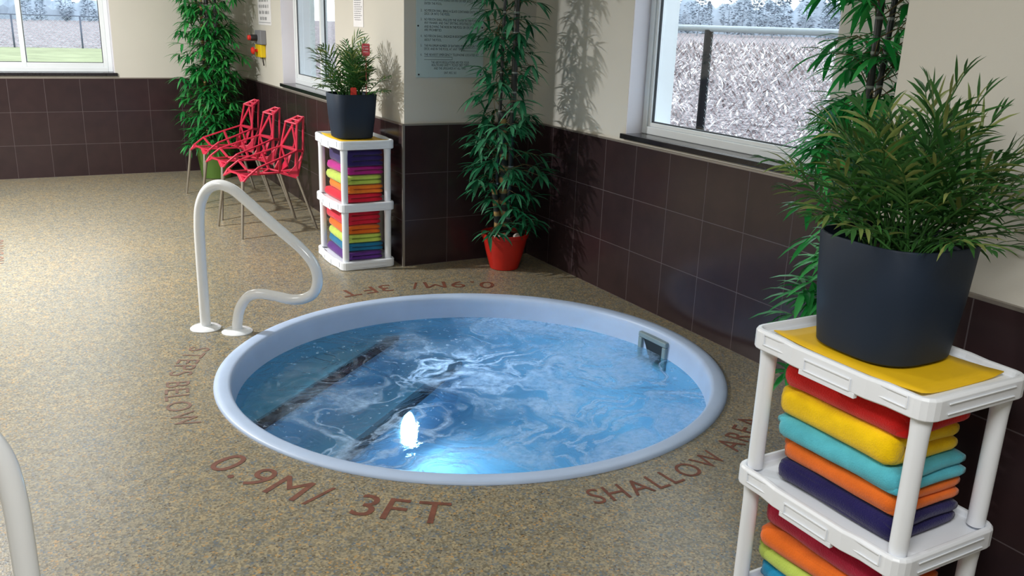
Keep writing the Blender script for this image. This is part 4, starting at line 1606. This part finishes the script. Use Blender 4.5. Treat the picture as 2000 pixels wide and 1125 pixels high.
def fence(label, a, c, posts, h, pitch, rw, base_z, prot):
    root = tag(empty('chain_link_fence', (a[0], a[1], 0)), label, 'fence', 'chain link fences')
    A, C = Vector((0, 0, 0)), Vector((c[0] - a[0], c[1] - a[1], 0))
    d = C.normalized()
    MB().tube([A + Vector((0, 0, base_z + h)), C + Vector((0, 0, base_z + h))], prot[0], 10).build('top_rail', M[prot[2]], root, smooth=True)
    for s in posts:
        MB().tube([d * s + Vector((0, 0, base_z - 0.1)), d * s + Vector((0, 0, base_z + h - 0.01))], prot[1], 10).build('post', M[prot[3]], root, smooth=True)
    b = MB()
    L = C.length
    nrm = Vector((-d.y, d.x, 0)) * (rw * 1.2)
    k = 0
    dz = pitch
    while k * pitch < L + h:
        # two families of slanted wires
        for fam in (0, 1):
            s0 = k * pitch
            if fam == 0:
                p, q = (s0, 0.0), (s0 - h, h)
            else:
                p, q = (s0 - h, 0.0), (s0, h)
            # clip to 0..L
            (sa, za), (sb, zb) = p, q

            def clip(sa, za, sb, zb):
                if sa > sb:
                    sa, za, sb, zb = sb, zb, sa, za
                if sb <= 0 or sa >= L:
                    return None
                if sa < 0:
                    t = (0 - sa) / (sb - sa)
                    za += (zb - za) * t
                    sa = 0
                if sb > L:
                    t = (L - sa) / (sb - sa)
                    zb = za + (zb - za) * t
                    sb = L
                return sa, za, sb, zb
            cl = clip(sa, za, sb, zb)
            if cl:
                sa, za, sb, zb = cl
                o_ = nrm if fam else -nrm
                b.tube([d * sa + o_ + Vector((0, 0, base_z + za)), d * sb + o_ + Vector((0, 0, base_z + zb))], rw, 4)
        k += 1
    b.build('wire_mesh', M['galv'], root)
    return root


fence('chain link fence with a black post close outside the alcove window', (2.0, -4.2), (2.0, 3.2), (0.6, 3.68, 6.7), 1.58, 0.053, 0.0016, 0.01, (0.022, 0.030, 'galv', 'post_black'))
fence('distant low chain link fence beyond the grass outside the far window', (-9.5, 32.2), (6.0, 32.2), (1.1, 3.35, 5.6, 7.62, 9.85, 12.1, 14.3), 1.16, 0.16, 0.004, 0.10, (0.016, 0.032, 'post_grey', 'post_grey'))


def conifer_protos():
    out = []
    for s in range(3):
        rnd_ = random.Random(s + 50)
        f = MB()
        for t in range(520):
            z = 0.08 + 0.9 * rnd_.random() ** 1.25
            if s == 2:
                rr_ = 0.19 * math.sqrt(max(0.0, 1 - ((z - 0.55) / 0.46) ** 2))
            else:
                rr_ = 0.20 * (1 - z) ** 0.75 + 0.008
            a = rnd_.uniform(0, 2 * PI)
            q = rr_ * math.sqrt(rnd_.uniform(0.15, 1.0))
            c = Vector((q * math.cos(a), q * math.sin(a), z))
            d_ = Vector((math.cos(a), math.sin(a), rnd_.uniform(-0.5, 0.4))).normalized() * rnd_.uniform(0.03, 0.07)
            n_ = Vector((-math.sin(a), math.cos(a), rnd_.uniform(-0.6, 0.6))).normalized() * rnd_.uniform(0.012, 0.03)
            f.quad([c - d_ * 0.4 - n_ * 0.6, c + n_ * -1.0, c + d_, c + n_])
        root = empty('conifer_tree')
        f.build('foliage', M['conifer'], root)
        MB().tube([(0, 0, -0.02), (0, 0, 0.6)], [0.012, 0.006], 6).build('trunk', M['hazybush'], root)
        out.append(root)
    return out


protos = conifer_protos()
rnd = random.Random(4)
first = [True, True, True]


def put_tree(x, y, z, h, k, label, group):
    if first[k]:
        o = protos[k]
        first[k] = False
    else:
        o = copy_tree(protos[k])
    o.location = (x, y, z)
    o.scale = (h * 1.05, h * 1.05, h)
    o.rotation_euler = (0, 0, rnd.uniform(0, 6))
    tag(o, label, 'tree', group)


for i in range(36):
    az = math.radians(33 + 28 * i / 35 + rnd.uniform(-0.5, 0.5))
    D = 112 + (i % 3) * 8
    x, y = -2.17 + D * math.sin(az), -5.3 + D * math.cos(az)
    put_tree(x, y, ground_z(x, y) - 0.2, rnd.uniform(4.0, 9.0), i % 3, 'hazy conifer in the distant tree line behind the alcove fence', 'distant conifers behind the alcove fence')
for i in range(14):
    az = math.radians(-7 + 17 * i / 13 + rnd.uniform(-0.5, 0.5))
    D = 102 + (i % 2) * 6
    x, y = -2.17 + D * math.sin(az), -5.3 + D * math.cos(az)
    put_tree(x, y, GZ - 0.2, rnd.uniform(3.2, 4.6), i % 3, 'hazy conifer in the distant tree line outside the far window', 'distant conifers outside the far window')


def thicket(label, az0, az1, D, h, zfn):
    b = MB()
    n = 90
    rnd_ = random.Random(int(D))
    rows = []
    for k in range(n + 1):
        az = math.radians(az0 + (az1 - az0) * k / n)
        ht = h * (0.75 + 0.5 * rnd_.random())
        col = []
        for dd, zz in ((-1.5, 0.0), (-1.2, 0.55), (-0.4, 0.92), (0.4, 1.0), (1.4, 0.6), (1.6, 0.0)):
            r = D + dd + rnd_.uniform(-0.3, 0.3)
            x, y = -2.17 + r * math.sin(az), -5.3 + r * math.cos(az)
            col.append(b.bm.verts.new((x, y, zfn(x, y) - 0.1 + ht * zz)))
        rows.append(col)
    for a_, b_ in zip(rows, rows[1:]):
        for k in range(5):
            b.bm.faces.new((a_[k], a_[k + 1], b_[k + 1], b_[k]))
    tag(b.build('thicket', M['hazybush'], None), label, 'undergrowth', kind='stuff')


thicket('hazy low undergrowth beneath the distant conifers behind the alcove fence', 30, 64, 138, 4.6, ground_z)
thicket('hazy low undergrowth beneath the distant conifers outside the far window', -10, 14, 114, 2.6, lambda x, y: GZ)
